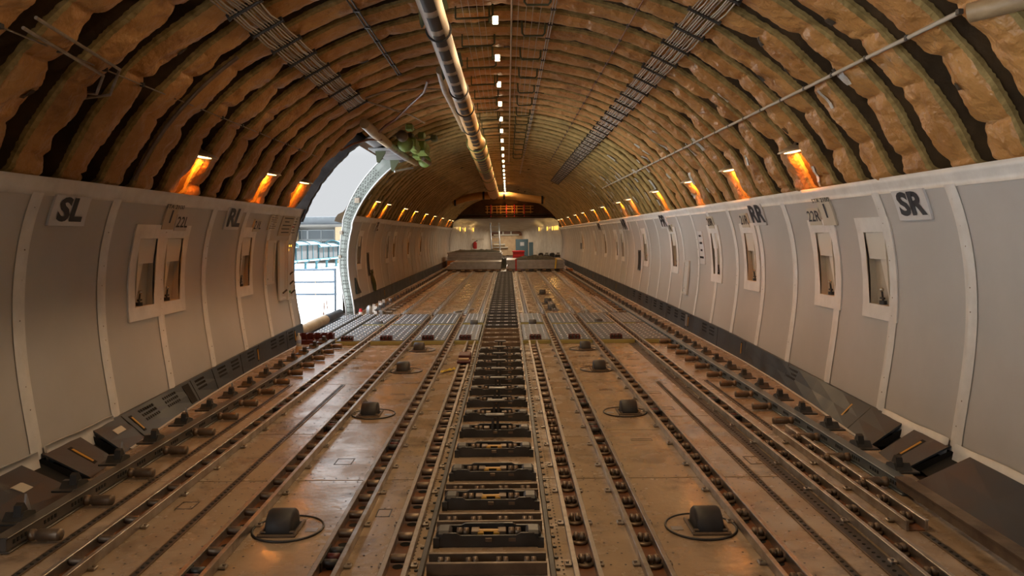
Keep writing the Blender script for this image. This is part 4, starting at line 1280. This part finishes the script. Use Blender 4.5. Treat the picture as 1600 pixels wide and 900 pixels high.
# conduits that follow the frames high on the left
def arc_pipe(name, pts, r, m, label, cat='pipe'):
    mb = MB(); mb.tube(pts, r, 8); return lone(name, mb, M[m], label, cat, None, pts[0])
def arc(y, a, b, n, d): return [(ell(th, d)[0], y, ell(th, d)[1]) for th in lin(a, b, n)]
arc_pipe('conduit', arc(6.08, -1.19, -.72, 20, .29), .017, 'beam', 'brown conduit curving along one frame high on the left')
arc_pipe('hydraulic_pipe', arc(5.02, -1.19, -1.0, 10, .16) + [(ell(-.98, .27)[0], 5.0, ell(-.98, .27)[1]), (ell(-.93, .28)[0], 4.9, ell(-.93, .28)[1]), (ell(-.9, .28)[0], 4.0, ell(-.9, .28)[1])], .010, 'wire', 'thin bent pipe at upper left, outer of the two')
arc_pipe('hydraulic_pipe', arc(5.06, -1.19, -1.02, 10, .15) + [(ell(-.97, .28)[0], 5.12, ell(-.97, .28)[1]), (ell(-.90, .29)[0], 4.98, ell(-.90, .29)[1]), (ell(-.87, .29)[0], 4.0, ell(-.87, .29)[1])], .010, 'wire', 'thin bent pipe at upper left, inner of the two')
arc_pipe('wrapped_conduit', [(2.36, 3.82, 2.62), (2.46, 3.72, 2.63), (2.66, 3.5, 2.65)], .05, 'duct2', 'short tan wrapped pipe at the upper right corner')

# ------------------------------------------------------------------ cargo doorway
door = tag(MB().build('door_1', M['jamb']), kind='structure') if False else None
mb = MB()
# near jamb: dark ragged liner edge, floor to header
zs = lin(0, ZTOP, 14)
rows = [[(-prof(max(z, .05)) + .02, DY0 - .03, z), (-prof(max(z, .05)) + .0, DY0 + .03, z), (-3.3, DY0 + .04, z)] for z in zs]
mb.grid(rows, True)
rows = []
for th in lin(-1.29, DOOR_TH, 40):
    j = .02 * noise.noise(Vector((th * 30, 1, 1))); j2 = .06 * noise.noise(Vector((th * 18, 5, 1)))
    a = ell(th, .30 + j); b = ell(th, .24 + j); c = ell(th, .0)
    rows.append([(a[0], DY0 - .10, a[1]), (a[0], DY0 + .02 + j2, a[1]), (b[0], DY0 + .06 + j2, b[1]), (c[0], DY0 + .06, c[1])])
mb.grid(rows, True)
# header along the top of the opening
rows = []
for y in lin(DY0 - .05, DY1 + .05, 30):
    j = .02 * noise.noise(Vector((y * 6, 1, 7)))
    a = ell(DOOR_TH + .03, .30); b = ell(DOOR_TH - .01, .27 + j); c = ell(DOOR_TH - .05, .0)
    rows.append([(a[0], y, a[1]), (b[0], y, b[1] + j), (c[0], y, c[1])])
mb.grid(rows, True)
door = struct('door_1', mb, M['jamb'])
mb = MB(); rows = []
seq = [(-3.06, -.02, -3.33)] + [(-prof(max(z, .05)), z, -3.335) for z in lin(.05, 1.5, 10)]
pin = [(-prof(max(z, .05)) + .01, z) for z in lin(0, 1.7, 12)] + [ell(th, .24) for th in lin(-1.28, DOOR_TH + .02, 22)]
pout = [(-3.335, z) for z in lin(0, .9, 7)]
def outer(p):
    w = float(np.interp(p[1], [1.4, 2.9], [.15, .25]))
    if p[1] <= ZC: return (p[0] - w, p[1])
    th = math.atan2(p[0] / AO, (p[1] - ZC) / BO); n = Vector((math.sin(th), math.cos(th))); return (p[0] + n.x * w, p[1] + n.y * w)
mb.grid([[(p[0], DY1, p[1]), ((p[0] + outer(p)[0]) / 2, DY1 - .012, (p[1] + outer(p)[1]) / 2), (outer(p)[0], DY1, outer(p)[1]), (outer(p)[0], DY1 + .8, outer(p)[1])] for p in pin], False)
fr = mb.build('jamb_flange', M['frame'], door)
mb = MB(); mb.tube([(p[0] + .012, DY1 - .015, p[1]) for p in pin], .016, 6); mb.build('edge_seal', M['frame_edge'], door)
mb = MB(); mb.tube([(outer(p)[0] - .004, DY1 - .005, outer(p)[1]) for p in pin], .010, 6); mb.build('outer_seal', M['frame_edge'], door)
mb = MB()
for i, p in enumerate(pin):
    if p[1] > 2.75: continue
    q = outer(p)
    for f in (.25, .5, .75):
        for dz in (0, .06):
            mb.lathe((p[0] * (1 - f) + q[0] * f, DY1 - .016, p[1] * (1 - f) + q[1] * f + dz), [(.012, -.004), (.012, .0)], 6, 'y', False)
mb.build('rivet', M['dark'], fr)
for z, r in ((1.62, .035), (2.25, .05), (1.15, .03)):
    x = (-prof(min(z, 1.95)) - 3.33) / 2 if z < 1.9 else -2.85
    mb = MB(); mb.cbox(x - r, x + r, DY1 - .06, DY1 - .01, z - r, z + r, .01); mb.build('latch_fitting', M['wire'], door)
mb = MB(); mb.cbox(-3.34, -2.96, DY0, DY1, -.12, -.002, .01); mb.build('sill', M['alloy'], door)
mb = MB(); mb.tube([(-3.12, 11.5, .09), (-3.12, 13.6, .09)], .085, 16)
lone('sill_roller', mb, M['duct2'], 'thick tan roll lying along the outer edge of the cargo doorway sill', 'roll', None, (-3.12, 11.5, 0))
mb = MB(); mb.tube([(-3.12, 13.7, .09), (-3.12, 14.8, .09)], .08, 12)
lone('sill_roller', mb, M['kick'], 'dark roll at the far part of the cargo doorway sill', 'roll', None, (-3.12, 13.7, 0))

# door drive: torque tube, gearboxes, hinge arms
t = thing('door_actuator', (-1.78, 10.3, 3.06), 'green and tan door drive tube and gearboxes above the cargo doorway', 'door actuator')
mb = MB(); mb.tube([(-1.80, 10.3, 3.04), (-1.80, 11.2, 3.02), (-1.79, 12.4, 3.0)], [.065, .075, .06], 14); mb.build('wrapped_tube', M['duct2'], t)
mb = MB(); mb.tube([(-1.79, 12.3, 2.99), (-1.78, 14.4, 2.99)], .06, 16); mb.build('alloy_tube', M['alloy'], t)
mb = MB(); mb.tube([(-1.78, 14.3, 3.0), (-1.77, 15.9, 3.04)], .065, 14); mb.build('brown_tube', M['duct2'], t)
mb = MB()
mb.cbox(-1.62, -1.40, 12.7, 13.2, 2.98, 3.16, .03); mb.cbox(-1.55, -1.32, 13.5, 14.2, 3.0, 3.2, .03); mb.cbox(-1.66, -1.5, 14.3, 14.8, 2.98, 3.12, .03)
mb.lathe((-1.50, 13.35, 3.06), [(.05, -.25), (.09, -.2), (.09, .2), (.05, .25)], 14, 'y')
mb.build('gearbox', M['green'], t, recalc=True)
mb = MB()
for y in (12.55, 15.5): mb.lathe((-1.55, y, 3.03), [(.05, -.03), (.125, -.03), (.125, .03), (.05, .03)], 18, 'y')
mb.build('drive_flange', M['green'], t)
mb = MB(); mb.lathe((-1.58, 12.4, 3.14), [(.03, -.06), (.09, -.05), (.09, .05), (.03, .06)], 16, 'y'); mb.build('motor', M['beam'], t)
mb = MB(); mb.tube([(-1.5, 14.6, 3.0), (-1.42, 15.2, 2.96)], .04, 10); mb.build('shaft', M['beam'], t)
mb = MB()
for y in (12.9, 14.5): mb.prism([(-2.10, 3.02), (-1.92, 3.0), (-1.93, 2.92), (-2.03, 2.76), (-2.07, 2.77)], y - .02, y + .02, 'y')
mb.build('hinge_arm', M['dgreen'], t, recalc=True)
mb = MB()
mb.tube([(-2.03, 14.6, 2.76), (-1.72, 14.95, 2.86)], .02, 8); mb.tube([(-2.03, 14.6, 2.76), (-2.1, 14.95, 2.95)], .018, 8); mb.cbox(-2.16, -1.84, 12.6, 14.4, 2.955, 2.985, .006)
mb.build('strut', M['alloy'], t)
rr = random.Random(12)
for k in range(9):
    y = 12.2 + .4 * k; x = -1.45 + rr.uniform(-.2, .25); z = on_ell(x, .32)
    mb = MB(); mb.cbox(x - .06, x + .06, y - .08, y + .08, z - .06, z + .05, .02); mb.tube([(x, y, z), (x + rr.uniform(-.2, .2), y + rr.uniform(-.3, .3), z - .02)], .018, 6)
    mb.build('fitting', M[('green', 'duct2', 'dgreen')[k % 3]], t)
arc_pipe('orange_hose', [(-1.72, 11.0, 3.02), (-1.6, 10.9, 3.10), (-1.45, 10.8, 3.17), (-1.2, 10.4, 3.30), (-.95, 9.8, 3.36), (-.85, 9.3, 3.40)], .018, 'cableb', 'red-brown hose looping above the cargo doorway', 'hose')
arc_pipe('orange_hose', [(-1.75, 11.4, 2.96), (-1.9, 11.2, 2.94), (-2.1, 11.05, 2.86), (-2.25, 10.9, 2.75)], .015, 'cableb', 'short red-brown hose along the upper near edge of the doorway', 'hose')
arc_pipe('loose_cable', [(-1.62, 9.4, 3.22), (-1.4, 9.45, 3.3), (-1.0, 9.9, 3.42), (-.7, 10.2, 3.46)], .012, 'wire', 'loose dark cable from left wire bundle toward the main duct', 'cable')
arc_pipe('loose_cable', [(-1.64, 9.5, 3.2), (-1.5, 10.2, 3.24), (-1.3, 11.3, 3.3), (-1.2, 12.2, 3.32)], .012, 'wire', 'loose dark cable from left wire bundle toward the door drive', 'cable')
# ------------------------------------------------------------------ forward section beyond the frames
def fwd_w(Y): return float(np.interp(Y, [42, 46, 49, 52, 54.5, 57, 58.5], [1.0, .985, .93, .80, .66, .47, .36]))
def fwd_h(Y): return float(np.interp(Y, [42, 50, 54, 58.5], [2.45, 2.42, 2.2, 1.78]))
def fwd_mb():
    mb = MB(); rows = []
    for Y in lin(YF, 58.5, 34):
        h = fwd_h(Y); r = []
        sh = .45
        for z in lin(0, h - sh, 12): r.append((-(prof(min(z, 1.95))) * fwd_w(Y), Y, z))
        x0 = prof(min(h - sh, 1.95)) * fwd_w(Y)
        for a in lin(0, PI / 2, 8)[1:]: r.append((-x0 + .55 * fwd_w(Y) * math.sin(a) ** 1.0 * (1 - math.cos(a)) * 1.0 + .0, Y, h - sh + sh * math.sin(a)))
        full = r + [(-p[0], p[1], p[2]) for p in r[::-1]]
        full = [(p[0] + .015 * math.sin(Y * 12) * (1 if p[0] < 0 else -1), p[1], p[2]) for p in full]
        rows.append(full)
    mb.grid(rows, True)
    return mb
fwd = struct('wall_front', fwd_mb(), M['fwd'])
mb = MB(); mb.box(-3.3, 3.3, 59.2, 59.3, -.1, 3); mb.build('end_panel', M['hole'], fwd)
# upper deck edge: dark bulkhead above the low ceiling with rails, cage and straps
mb = MB(); mb.box(-3.3, 3.3, YF + .35, YF + .45, 2.47, 3.9); struct('trim_1', mb, M['shell'])
mb = MB(); mb.cbox(-2.9, 2.9, YF - .05, YF + .12, 2.44, 2.52, .01); mb.cbox(-2.55, 2.55, YF + .0, YF + .1, 2.62, 2.68, .01)
lone('deck_edge_beam', mb, M['patch'], 'dark horizontal beams at the edge of the upper deck above the low white ceiling', 'beam', None, (0, YF, 2.44))
t = thing('barrier_net', (0, YF + .1, 2.66), 'orange cage-like barrier frame on the upper deck edge with red straps', 'barrier')
mb = MB()
for z in (2.78, 2.96, 3.1): mb.tube([(-1.1, YF + .1, z), (1.5, YF + .1, z)], .03, 6)
for x in (-1.0, -.75, -.48, -.28, .02, .35, .6, .95, 1.35): mb.tube([(x, YF + .1, 2.70), (x, YF + .1, 3.14)], .03, 6)
mb.build('frame', M['ducto'], t)
for x in (-.80, .04, .47, 1.0):
    mb = MB(); mb.cbox(x - .03, x + .03, YF + .04, YF + .07, 2.50, 3.18, .004); mb.build('red_strap', M['red'], t)
# lamp strips high on the forward walls
k = 0
for side, xs in ((-1, (47.0, 49.5, 52.5)), (1, (43.0, 44.2, 45.4, 46.8, 49.5, 52.5))):
    for i, Y in enumerate(xs):
        z = 1.92; x = side * (prof(1.92) * fwd_w(Y) - .03)
        mb = MB(); mb.cbox(x - .02, x + .02, Y - .06, Y + .06, z - .12, z + .12, .01)
        lone('wall_lamp', mb, M['strip'], 'yellow lamp strip high on %s wall of the low white section, %s from its entrance' % ('left' if side < 0 else 'right', nth(i + 1)), 'lamp', 'yellow lamps of the low white section', (x, Y, z))
        l = bpy.data.lights.new('strip_glow', 'POINT'); l.energy = 2.2; l.color = (1, .6, .2); l.shadow_soft_size = .05
        o = bpy.data.objects.new('strip_glow', l); COL.objects.link(o); o.location = (x - side * .18, Y, z)
for i, Y in enumerate((44, 47, 50, 53.5, 56.5)):  # added fill without fixtures, the last one brightens the end board
    l = bpy.data.lights.new('deck_fill_light', 'AREA'); l.shape = 'DISK'; l.size = .3; l.energy = 45; l.color = (1, .84, .64)
    o = bpy.data.objects.new('deck_fill_light', l); COL.objects.link(o); o.location = (0, Y, fwd_h(Y) - .06)
# nose end: cream board wall in a dark arch, shelves and a ladder
t = thing('end_board', (-.1, 58.2, 0), 'cream board with brown arch and cross bars at the far end of the aircraft', 'bulkhead')
mb = MB(); mb.cbox(-1.25, 1.25, 58.2, 58.3, 0, 1.48, .01); mb.build('board', M['cream'], t)
mb = MB(); mb.prism([(-1.2 * math.cos(a), 1.48 + .6 * math.sin(a)) for a in lin(0, PI, 16)], 58.2, 58.3, 'y'); mb.build('arch', M['rust'], t)
mb = MB()
mb.cbox(-.95, .95, 58.08, 58.18, 1.50, 1.60, .01); mb.cbox(-.95, -.1, 58.0, 58.18, .78, .88, .01); mb.cbox(-.95, .1, 58.0, 58.18, .58, .66, .01)
for x in (-.25, .35): mb.cbox(x - .05, x + .05, 58.08, 58.18, 1.6, 1.95, .01)
mb.build('cross_bar', M['buff'], t)
t = thing('step_ladder', (-.55, 45.0, 0), 'tall pale ladder standing among the stacks before the far end wall', 'ladder')
for x, dx in ((-.92, .12), (-.42, .10)):
    mb = MB(); mb.tube([(x + dx, 45.0, 0), (x, 45.6, 2.25)], .045, 8); mb.build('stile', M['alloy'], t)
for i in range(7):
    f = (i + .7) / 7.4
    mb = MB(); mb.tube([(-.80 - .12 * f, 45 + .6 * f, 2.25 * f), (-.32 - .10 * f, 45 + .6 * f, 2.25 * f)], .02, 6); mb.build('rung', M['alloy'], t)
t = thing('fire_extinguisher', (-2.12, 52.6, .62), 'red fire extinguisher hung on left wall of the low white section', 'fire extinguisher')
mb = MB(); mb.lathe((-2.12, 52.6, .62), [(.11, 0), (.13, .03), (.13, .40), (.05, .47), (.04, .5)], 14); mb.build('cylinder', M['red'], t)
mb = MB(); mb.tube([(-2.12, 52.6, 1.10), (-1.95, 52.6, 1.19)], .03, 6); mb.tube([(-2.12, 52.6, 1.13), (-2.28, 52.6, .98), (-2.26, 52.6, .7)], .02, 6); mb.build('valve', M['dark'], t)
mb = MB(); mb.cbox(-2.34, -1.5, 52.72, 52.78, 1.24, 1.30, .01); mb.cbox(-2.24, -2.0, 52.7, 52.8, .9, .96, .01); mb.build('wall_bracket', M['buff'], t)
# cabinet and red box
t = thing('cabinet', (1.35, 51.5, 0), 'blue-grey cabinet with white notice near the far end', 'cabinet')
mb = MB(); mb.cbox(.62, 1.45, 51.5, 52.1, 0, 1.26, .02); mb.build('body', M['bluebox'], t)
mb = MB(); mb.cbox(1.50, 1.78, 51.4, 52.0, 0, 1.05, .02); mb.cbox(.66, 1.41, 51.485, 51.5, .06, 1.2, .004); mb.build('door_panel', M['bluebox'], t)
mb = MB(); mb.box(.92, 1.18, 51.478, 51.484, .82, 1.06); mb.build('notice', M['placard'], t)
mb = MB(); mb.cbox(.40, 1.10, 47.6, 48.2, .02, .58, .02); mb.cbox(.36, 1.14, 47.55, 48.25, .50, .56, .01); mb.cbox(.42, 1.08, 47.58, 47.6, .22, .3, .004)
lone('red_crate', mb, M['red'], 'red crate standing in front of the blue-grey cabinet', 'crate', None, (.75, 47.9, 0))

# stacks of cargo pallets across the track
def pallet(x0, x1, y0, y1, z0, th, label, grp, m='alloy'):
    t = thing('cargo_pallet', ((x0 + x1) / 2, y0, z0), label, 'pallet', grp)
    mb = MB(); mb.cbox(x0 + .04, x1 - .04, y0 + .04, y1 - .04, z0, z0 + th * .8, .006); mb.build('sheet', M[m], t)
    mb = MB()
    for (a, b, c, d) in ((x0, x1, y0, y0 + .05), (x0, x1, y1 - .05, y1), (x0, x0 + .05, y0 + .05, y1 - .05), (x1 - .05, x1, y0 + .05, y1 - .05)):
        mb.cbox(a, b, c, d, z0 + .004, z0 + th * .95, .004)
    mb.build('edge_rail', M['alloy'], t)
def skid(x0, x1, y0, y1, label):
    t = thing('wooden_skid', ((x0 + x1) / 2, y0, 0), label, 'skid', 'skids under the pallets')
    mb = MB(); mb.cbox(x0, x1, y0 - .02, y0 + .06, .03, .055, .004); mb.cbox(x0, x1, y0, y1, .10, .115, .004); mb.build('deck', M['dark'], t)
    n = 7
    for i in range(n):
        x = x0 + .1 + (x1 - x0 - .3) * i / (n - 1)
        mb = MB(); mb.cbox(x, x + .14, y0 + .02, y1, .055, .10, .004); mb.build('bearer', M['cup'], t)
skid(.02, 2.46, 32.6, 35.6, 'low wooden skid under the right stack of grey pallets')
for k in range(6):
    o = (.012 * ((k * 7) % 5 - 2))
    pallet(.06 + o, 2.45 + o, 32.62, 35.6, .118 + .064 * k, .062, 'grey metal pallet in the right stack, %s from the floor' % nth(k + 1), 'right stack of pallets')
skid(-2.70, -.22, 32.6, 35.0, 'low wooden skid under the front left stack of grey pallets')
for k in range(6):
    o = (.03 * ((k * 5) % 4 - 1)); sh = .09 * max(0, k - 2)
    pallet(-2.5 + o + sh, -.23 + .01 * k, 32.65 + .02 * k, 35.0, .118 + .052 * k, .05, 'grey metal pallet in the front left stack, %s from the floor' % nth(k + 1), 'front left stack of pallets')
mb = MB(); mb.cbox(-2.75, -.25, 36.3, 39, .02, .36, .02)
lone('timber_platform', mb, M['orange'], 'long orange timber base under the taller stack on left', 'timber', None, (-1.5, 36.3, 0))
for k in range(5):
    o = (.012 * ((k * 5) % 4 - 1))
    pallet(-2.74 + o, -.2 + o, 36.32, 39.2, .362 + .078 * k, .076, 'dark grey pallet in the taller stack behind on left, %s from its base' % nth(k + 1), 'tall left stack of pallets', 'guide')
rr = random.Random(4)
def heap(x0, x1, y0, y1, z, h, label, m='net'):
    mb = MB(); nx, ny = 26, 10; rows = []
    for i in range(nx):
        r = []
        for j in range(ny):
            u, v = i / (nx - 1), j / (ny - 1)
            e = min(1, 6 * u, 6 * (1 - u)) * min(1, 5 * v, 5 * (1 - v))
            r.append((x0 + (x1 - x0) * u, y0 + (y1 - y0) * v, z + e * h * (.6 + .9 * abs(noise.noise(Vector((u * 9, v * 5, h * 30)))))))
        rows.append(r)
    mb.grid(rows, False)
    return lone('dark_heap', mb, M[m], label, 'cargo net', None, (x0, y0, z))
heap(.45, 2.2, 32.9, 35.3, .503, .12, 'dark folded cargo nets heaped on the right stack of pallets')
heap(-.24, .06, 35.8, 37.2, 0, .45, 'added dark heap hiding floor glare in the gap between the pallet stacks')  # added heap that covers the bright floor glare between the stacks
heap(-2.6, -.3, 36.5, 39, .755, .10, 'dark nets lying on the taller left stack of pallets')
mb = MB(); mb.cbox(.40, .46, 32.585, 32.6, .05, .52, .002); mb.cbox(.40, .46, 32.585, 33.2, .515, .53, .002); mb.cbox(.395, .465, 32.575, 32.585, .22, .30, .002)
lone('ratchet_strap', mb, M['red'], 'red strap hanging down the front of the right stack of pallets', 'strap', None, (.43, 32.59, .05))
mb = MB(); mb.prism([(2.04, .12), (2.10, .12), (2.14, .50), (2.08, .50)], 32.58, 32.60, 'y'); mb.cbox(2.08, 2.14, 32.59, 34, .505, .52, .002)
lone('ratchet_strap', mb, M['paleyellow'], 'yellow-brown strap down the right end of the right stack of pallets', 'strap', None, (2.1, 32.59, .12), True)
mb = MB(); mb.cbox(2.55, 2.85, 33.0, 33.3, .0, .10, .01)
lone('timber_block', mb, M['orange'], 'small orange timber block on the floor right of the pallet stacks', 'timber', None, (2.7, 33, 0))
for i in range(4):
    x = 1.62 + .28 * i
    mb = MB(); mb.cbox(x, x + .24, 38.6, 39.2, .0, .62 - .06 * (i % 2), .03); mb.tube([(x + .05, 38.55, .62), (x + .2, 38.55, .62)], .03, 6)
    lone('equipment_case', mb, M['kick'], 'dark case beyond the right stack of pallets, %s from its left' % nth(i + 1), 'case', 'dark cases by right wall', (x, 38.6, 0))

# ------------------------------------------------------------------ outside: apron, railing, raised walkway, terminal
GZ = -5.2
mb = MB(); mb.box(-400, -3.6, -150, 500, GZ - .2, GZ); g = struct('ground', mb, M['concrete'])
t = thing('guard_rail', (-4.3, 15.9, 0), 'blue-grey three-bar railing just outside the cargo doorway', 'railing')
for z in (.87, .62, .37):
    mb = MB(); mb.tube([(-6.2, 15.9, z), (-3.42, 15.9, z)], .022, 8); mb.build('bar', M['railblue'], t)
for x in (-3.45, -6.1):
    mb = MB(); mb.tube([(x, 15.9, 0), (x, 15.9, .90)], .024, 8); mb.build('post', M['railblue'], t)
mb = MB(); mb.cbox(-6.3, -3.42, 15.3, 16.0, -.14, -.02, .01); mb.build('platform', M['concrete'], t)
t = thing('rope_post', (-3.62, 15.6, -.02), 'thin red-brown bent rod standing at the far corner of the doorway', 'rod')
mb = MB(); mb.tube([(-3.62, 15.6, -.02), (-3.60, 15.6, .22), (-3.56, 15.6, .27), (-3.54, 15.6, .10)], .012, 6); mb.build('rod', M['cableb'], t)
mb = MB(); mb.tube([(-3.80, 15.7, .86), (-3.80, 15.7, .22), (-3.66, 15.7, .21)], .006, 6)
lone('hanging_cord', mb, M['cup'], 'thin tan cord hanging from the railing outside the doorway', 'cord', None, (-3.8, 15.7, .2))

# walkway
A0, A1 = Vector((-44.2, 140.0)), Vector((-38.0, 187.0))
dirv = (A1 - A0).normalized(); nrm2 = Vector((dirv.y, -dirv.x))        # toward the aircraft
LEN = (A1 - A0).length
def W2(s, o, z): return (A0.x + dirv.x * s + nrm2.x * o, A0.y + dirv.y * s + nrm2.y * o, z)
t = thing('covered_walkway', (A0.x, A0.y, GZ), 'raised teal-framed glazed walkway with curved white roof outside the doorway', 'walkway')
nb = 8; bay_l = LEN / nb
for i in range(nb):
    s0, s1 = i * bay_l, (i + 1) * bay_l
    st = .9 if (i // 2) % 2 else 0.0
    mb = MB()
    rows = []
    for k in range(9):
        o = -1.6 + 3.6 * k / 8; z = -.55 + .55 * math.sin(PI * k / 8) + st * .6
        rows.append([W2(s0 - .1, o, z), W2(s1 + .1, o, z)])
    mb.grid(rows, True); rows2 = [[(p[0], p[1], p[2] - .06) for p in r] for r in rows]; mb.grid(rows2, True)
    mb.build('roof', M['canopy'], t)
    mb = MB(); mb.add([W2(s0, 1.4, -3.15), W2(s1, 1.4, -3.15), W2(s1, 1.4, -.65 + st * .6), W2(s0, 1.4, -.65 + st * .6)], [(0, 1, 2, 3)])
    mb.add([W2(s0, -1.4, -3.15), W2(s1, -1.4, -3.15), W2(s1, -1.4, -.65), W2(s0, -1.4, -.65)], [(0, 1, 2, 3)])
    mb.build('glazing', M['walkglass'], t)
    mb = MB()
    for s in (s0, s0 + bay_l / 2, s1): mb.tube([W2(s, 1.45, -3.2), W2(s, 1.45, -.55 + st * .6)], .17 if s in (s0, s1) else .08, 6)
    for z in (-3.2, -.6 + st * .6): mb.tube([W2(s0, 1.45, z), W2(s1, 1.45, z)], .16, 6)
    for s in (s0, s1):
        mb.tube([W2(s, -1.6 + 3.6 * k / 8, -.55 + .62 * math.sin(PI * k / 8) + st * .6) for k in range(9)], .16, 6)
    mb.build('frame', M['teal'], t)
    mb = MB(); mb.tube([W2(s0, 1.0, GZ), W2(s0, 1.0, -3.2)], .26, 8); mb.tube([W2(s0, 1.0, -3.9), W2(s0, 1.9, -3.25)], .1, 6); mb.build('column', M['teal'], t)
mb = MB(); mb.add([W2(0, o, z) for o, z in ((-1.6, -3.45), (1.6, -3.45), (1.6, -3.2), (-1.6, -3.2))] + [W2(LEN, o, z) for o, z in ((-1.6, -3.45), (1.6, -3.45), (1.6, -3.2), (-1.6, -3.2))],
       [(0, 1, 2, 3), (4, 5, 6, 7), (0, 1, 5, 4), (1, 2, 6, 5), (2, 3, 7, 6), (3, 0, 4, 7)])
mb.build('deck', M['bldgframe'], t, recalc=True)
# stair down from the walkway
t = thing('outdoor_stair', (-40, 128, GZ), 'small blue-railed stair on the apron below the walkway', 'stair')
mb = MB()
for k in range(9): mb.cbox(-36.6 + .28 * k, -36.2 + .28 * k, 128, 129, GZ + 2.3 - .28 * k - .06, GZ + 2.3 - .28 * k, .01)
mb.build('tread', M['bldgframe'], t)
mb = MB()
for y in (128, 129): mb.tube([(-36.4, y, GZ + 2.3), (-33.9, y, GZ)], .06, 6); mb.tube([(-36.4, y, GZ + 3.2), (-33.9, y, GZ + .9), (-33.9, y, GZ)], .05, 6)
mb.build('handrail', M['railblue'], t)

# terminal building
t = thing('terminal_building', (-50, 198, GZ), 'grey terminal building with flat metal roof and long windows beyond the walkway', 'building')
mb = MB(); mb.box(-110, -20, 200, 230, GZ, 5.0); mb.build('wall', M['bldg'], t)
mb = MB(); mb.cbox(-112, -18, 194.5, 232, 4.35, 6.5, .1); rf = mb.build('roof', M['bldgroof'], t)
mb = MB(); mb.cbox(-112, -18, 193, 194.4, 3.9, 4.5, .1); mb.build('eaves', M['bldg'], rf)
for x in (-43.0, -55.0, -67.0, -79):
    mb = MB(); mb.cbox(x - .6, x + 1.4, 197, 200.2, GZ, 4.3, .05); mb.build('pier', M['cream'], t)
for i, (x0, x1) in enumerate(((-66, -56), (-54.2, -51.4), (-51.2, -44.4), (-41.0, -38.2), (-38.0, -35.4), (-35.2, -28))):
    mb = MB(); mb.box(x0, x1, 199.9, 199.98, .8, 3.2); w = mb.build('window', M['bldgglass'], t)
    mb = MB()
    for z in (.8, 3.2): mb.box(x0, x1, 199.75, 199.9, z - .1, z + .1)
    for x in (x0, (x0 + x1) / 2, x1): mb.box(x - .1, x + .1, 199.75, 199.9, .8, 3.2)
    mb.build('window_frame', M['bldgframe'], w)
for i, (x0, x1) in enumerate(((-66, -56), (-54.2, -44.4))):
    mb = MB(); mb.box(x0, x1, 199.9, 199.98, -3.6, .4); w = mb.build('window', M['walkglass'], t)
    mb = MB(); x = x0
    while x < x1 + .1: mb.box(x - .12, x + .12, 199.75, 199.9, -3.6, .5); x += 1.6
    mb.box(x0, x1, 199.75, 199.9, .3, .6); mb.box(x0, x1, 199.75, 199.9, -1.5, -1.3)
    mb.build('window_frame', M['bldgframe'], w)

# ------------------------------------------------------------------ light
w = bpy.data.worlds.new('sky'); SC.world = w; w.use_nodes = True
bg = w.node_tree.nodes['Background']; bg.inputs['Color'].default_value = (.95, .975, 1.0, 1)
nt = w.node_tree; tc = nt.nodes.new('ShaderNodeTexCoord'); sp = nt.nodes.new('ShaderNodeSeparateXYZ'); mr = nt.nodes.new('ShaderNodeMapRange')
nt.links.new(tc.outputs['Generated'], sp.inputs[0]); nt.links.new(sp.outputs['Z'], mr.inputs['Value'])
for q, v in zip(('From Min', 'From Max', 'To Min', 'To Max'), (.10, .62, SKY, SKY * 4.5)): mr.inputs[q].default_value = v
nt.links.new(mr.outputs[0], bg.inputs['Strength'])                     # overcast sky, brighter towards the zenith
po = bpy.data.lights.new('doorway_daylight', 'AREA'); po.shape = 'RECTANGLE'; po.size = 3.7; po.size_y = 3.6; po.cycles.is_portal = True
o = bpy.data.objects.new('doorway_daylight', po); COL.objects.link(o); o.location = (-3.36, 13.35, 1.4); o.rotation_euler = (0, -PI / 2, 0)
po2 = bpy.data.lights.new('added_opening_daylight', 'AREA'); po2.shape = 'RECTANGLE'; po2.size = 2.3; po2.size_y = 5.8; po2.cycles.is_portal = True  # portal of the added unseen opening that daylights the right wall
o = bpy.data.objects.new('added_opening_daylight', po2); COL.objects.link(o); o.location = (-3.38, -.55, 1.0); o.rotation_euler = (0, -PI / 2, 0)
l = bpy.data.lights.new('cage_lamp', 'POINT'); l.energy = 9; l.color = (1, .42, .08); l.shadow_soft_size = .08
o = bpy.data.objects.new('cage_lamp', l); COL.objects.link(o); o.location = (.15, YF - .3, 2.98)
sun = bpy.data.lights.new('sun', 'SUN'); sun.energy = 30.0; sun.angle = math.radians(4); sun.color = (.90, .96, 1)
o = bpy.data.objects.new('sun', sun); COL.objects.link(o); o.rotation_euler = (math.radians(-20), math.radians(28), 0)

SC.view_settings.view_transform = 'Standard'; SC.view_settings.look = 'None'; SC.view_settings.exposure = EXPO; SC.view_settings.gamma = 1
SC.view_settings.use_curve_mapping = False
SC.cycles.use_denoising = True
SC.cycles.max_bounces = 8; SC.cycles.diffuse_bounces = 5; SC.cycles.glossy_bounces = 4
SC.cycles.caustics_reflective = False; SC.cycles.caustics_refractive = False
SC.cycles.sample_clamp_indirect = 25.0
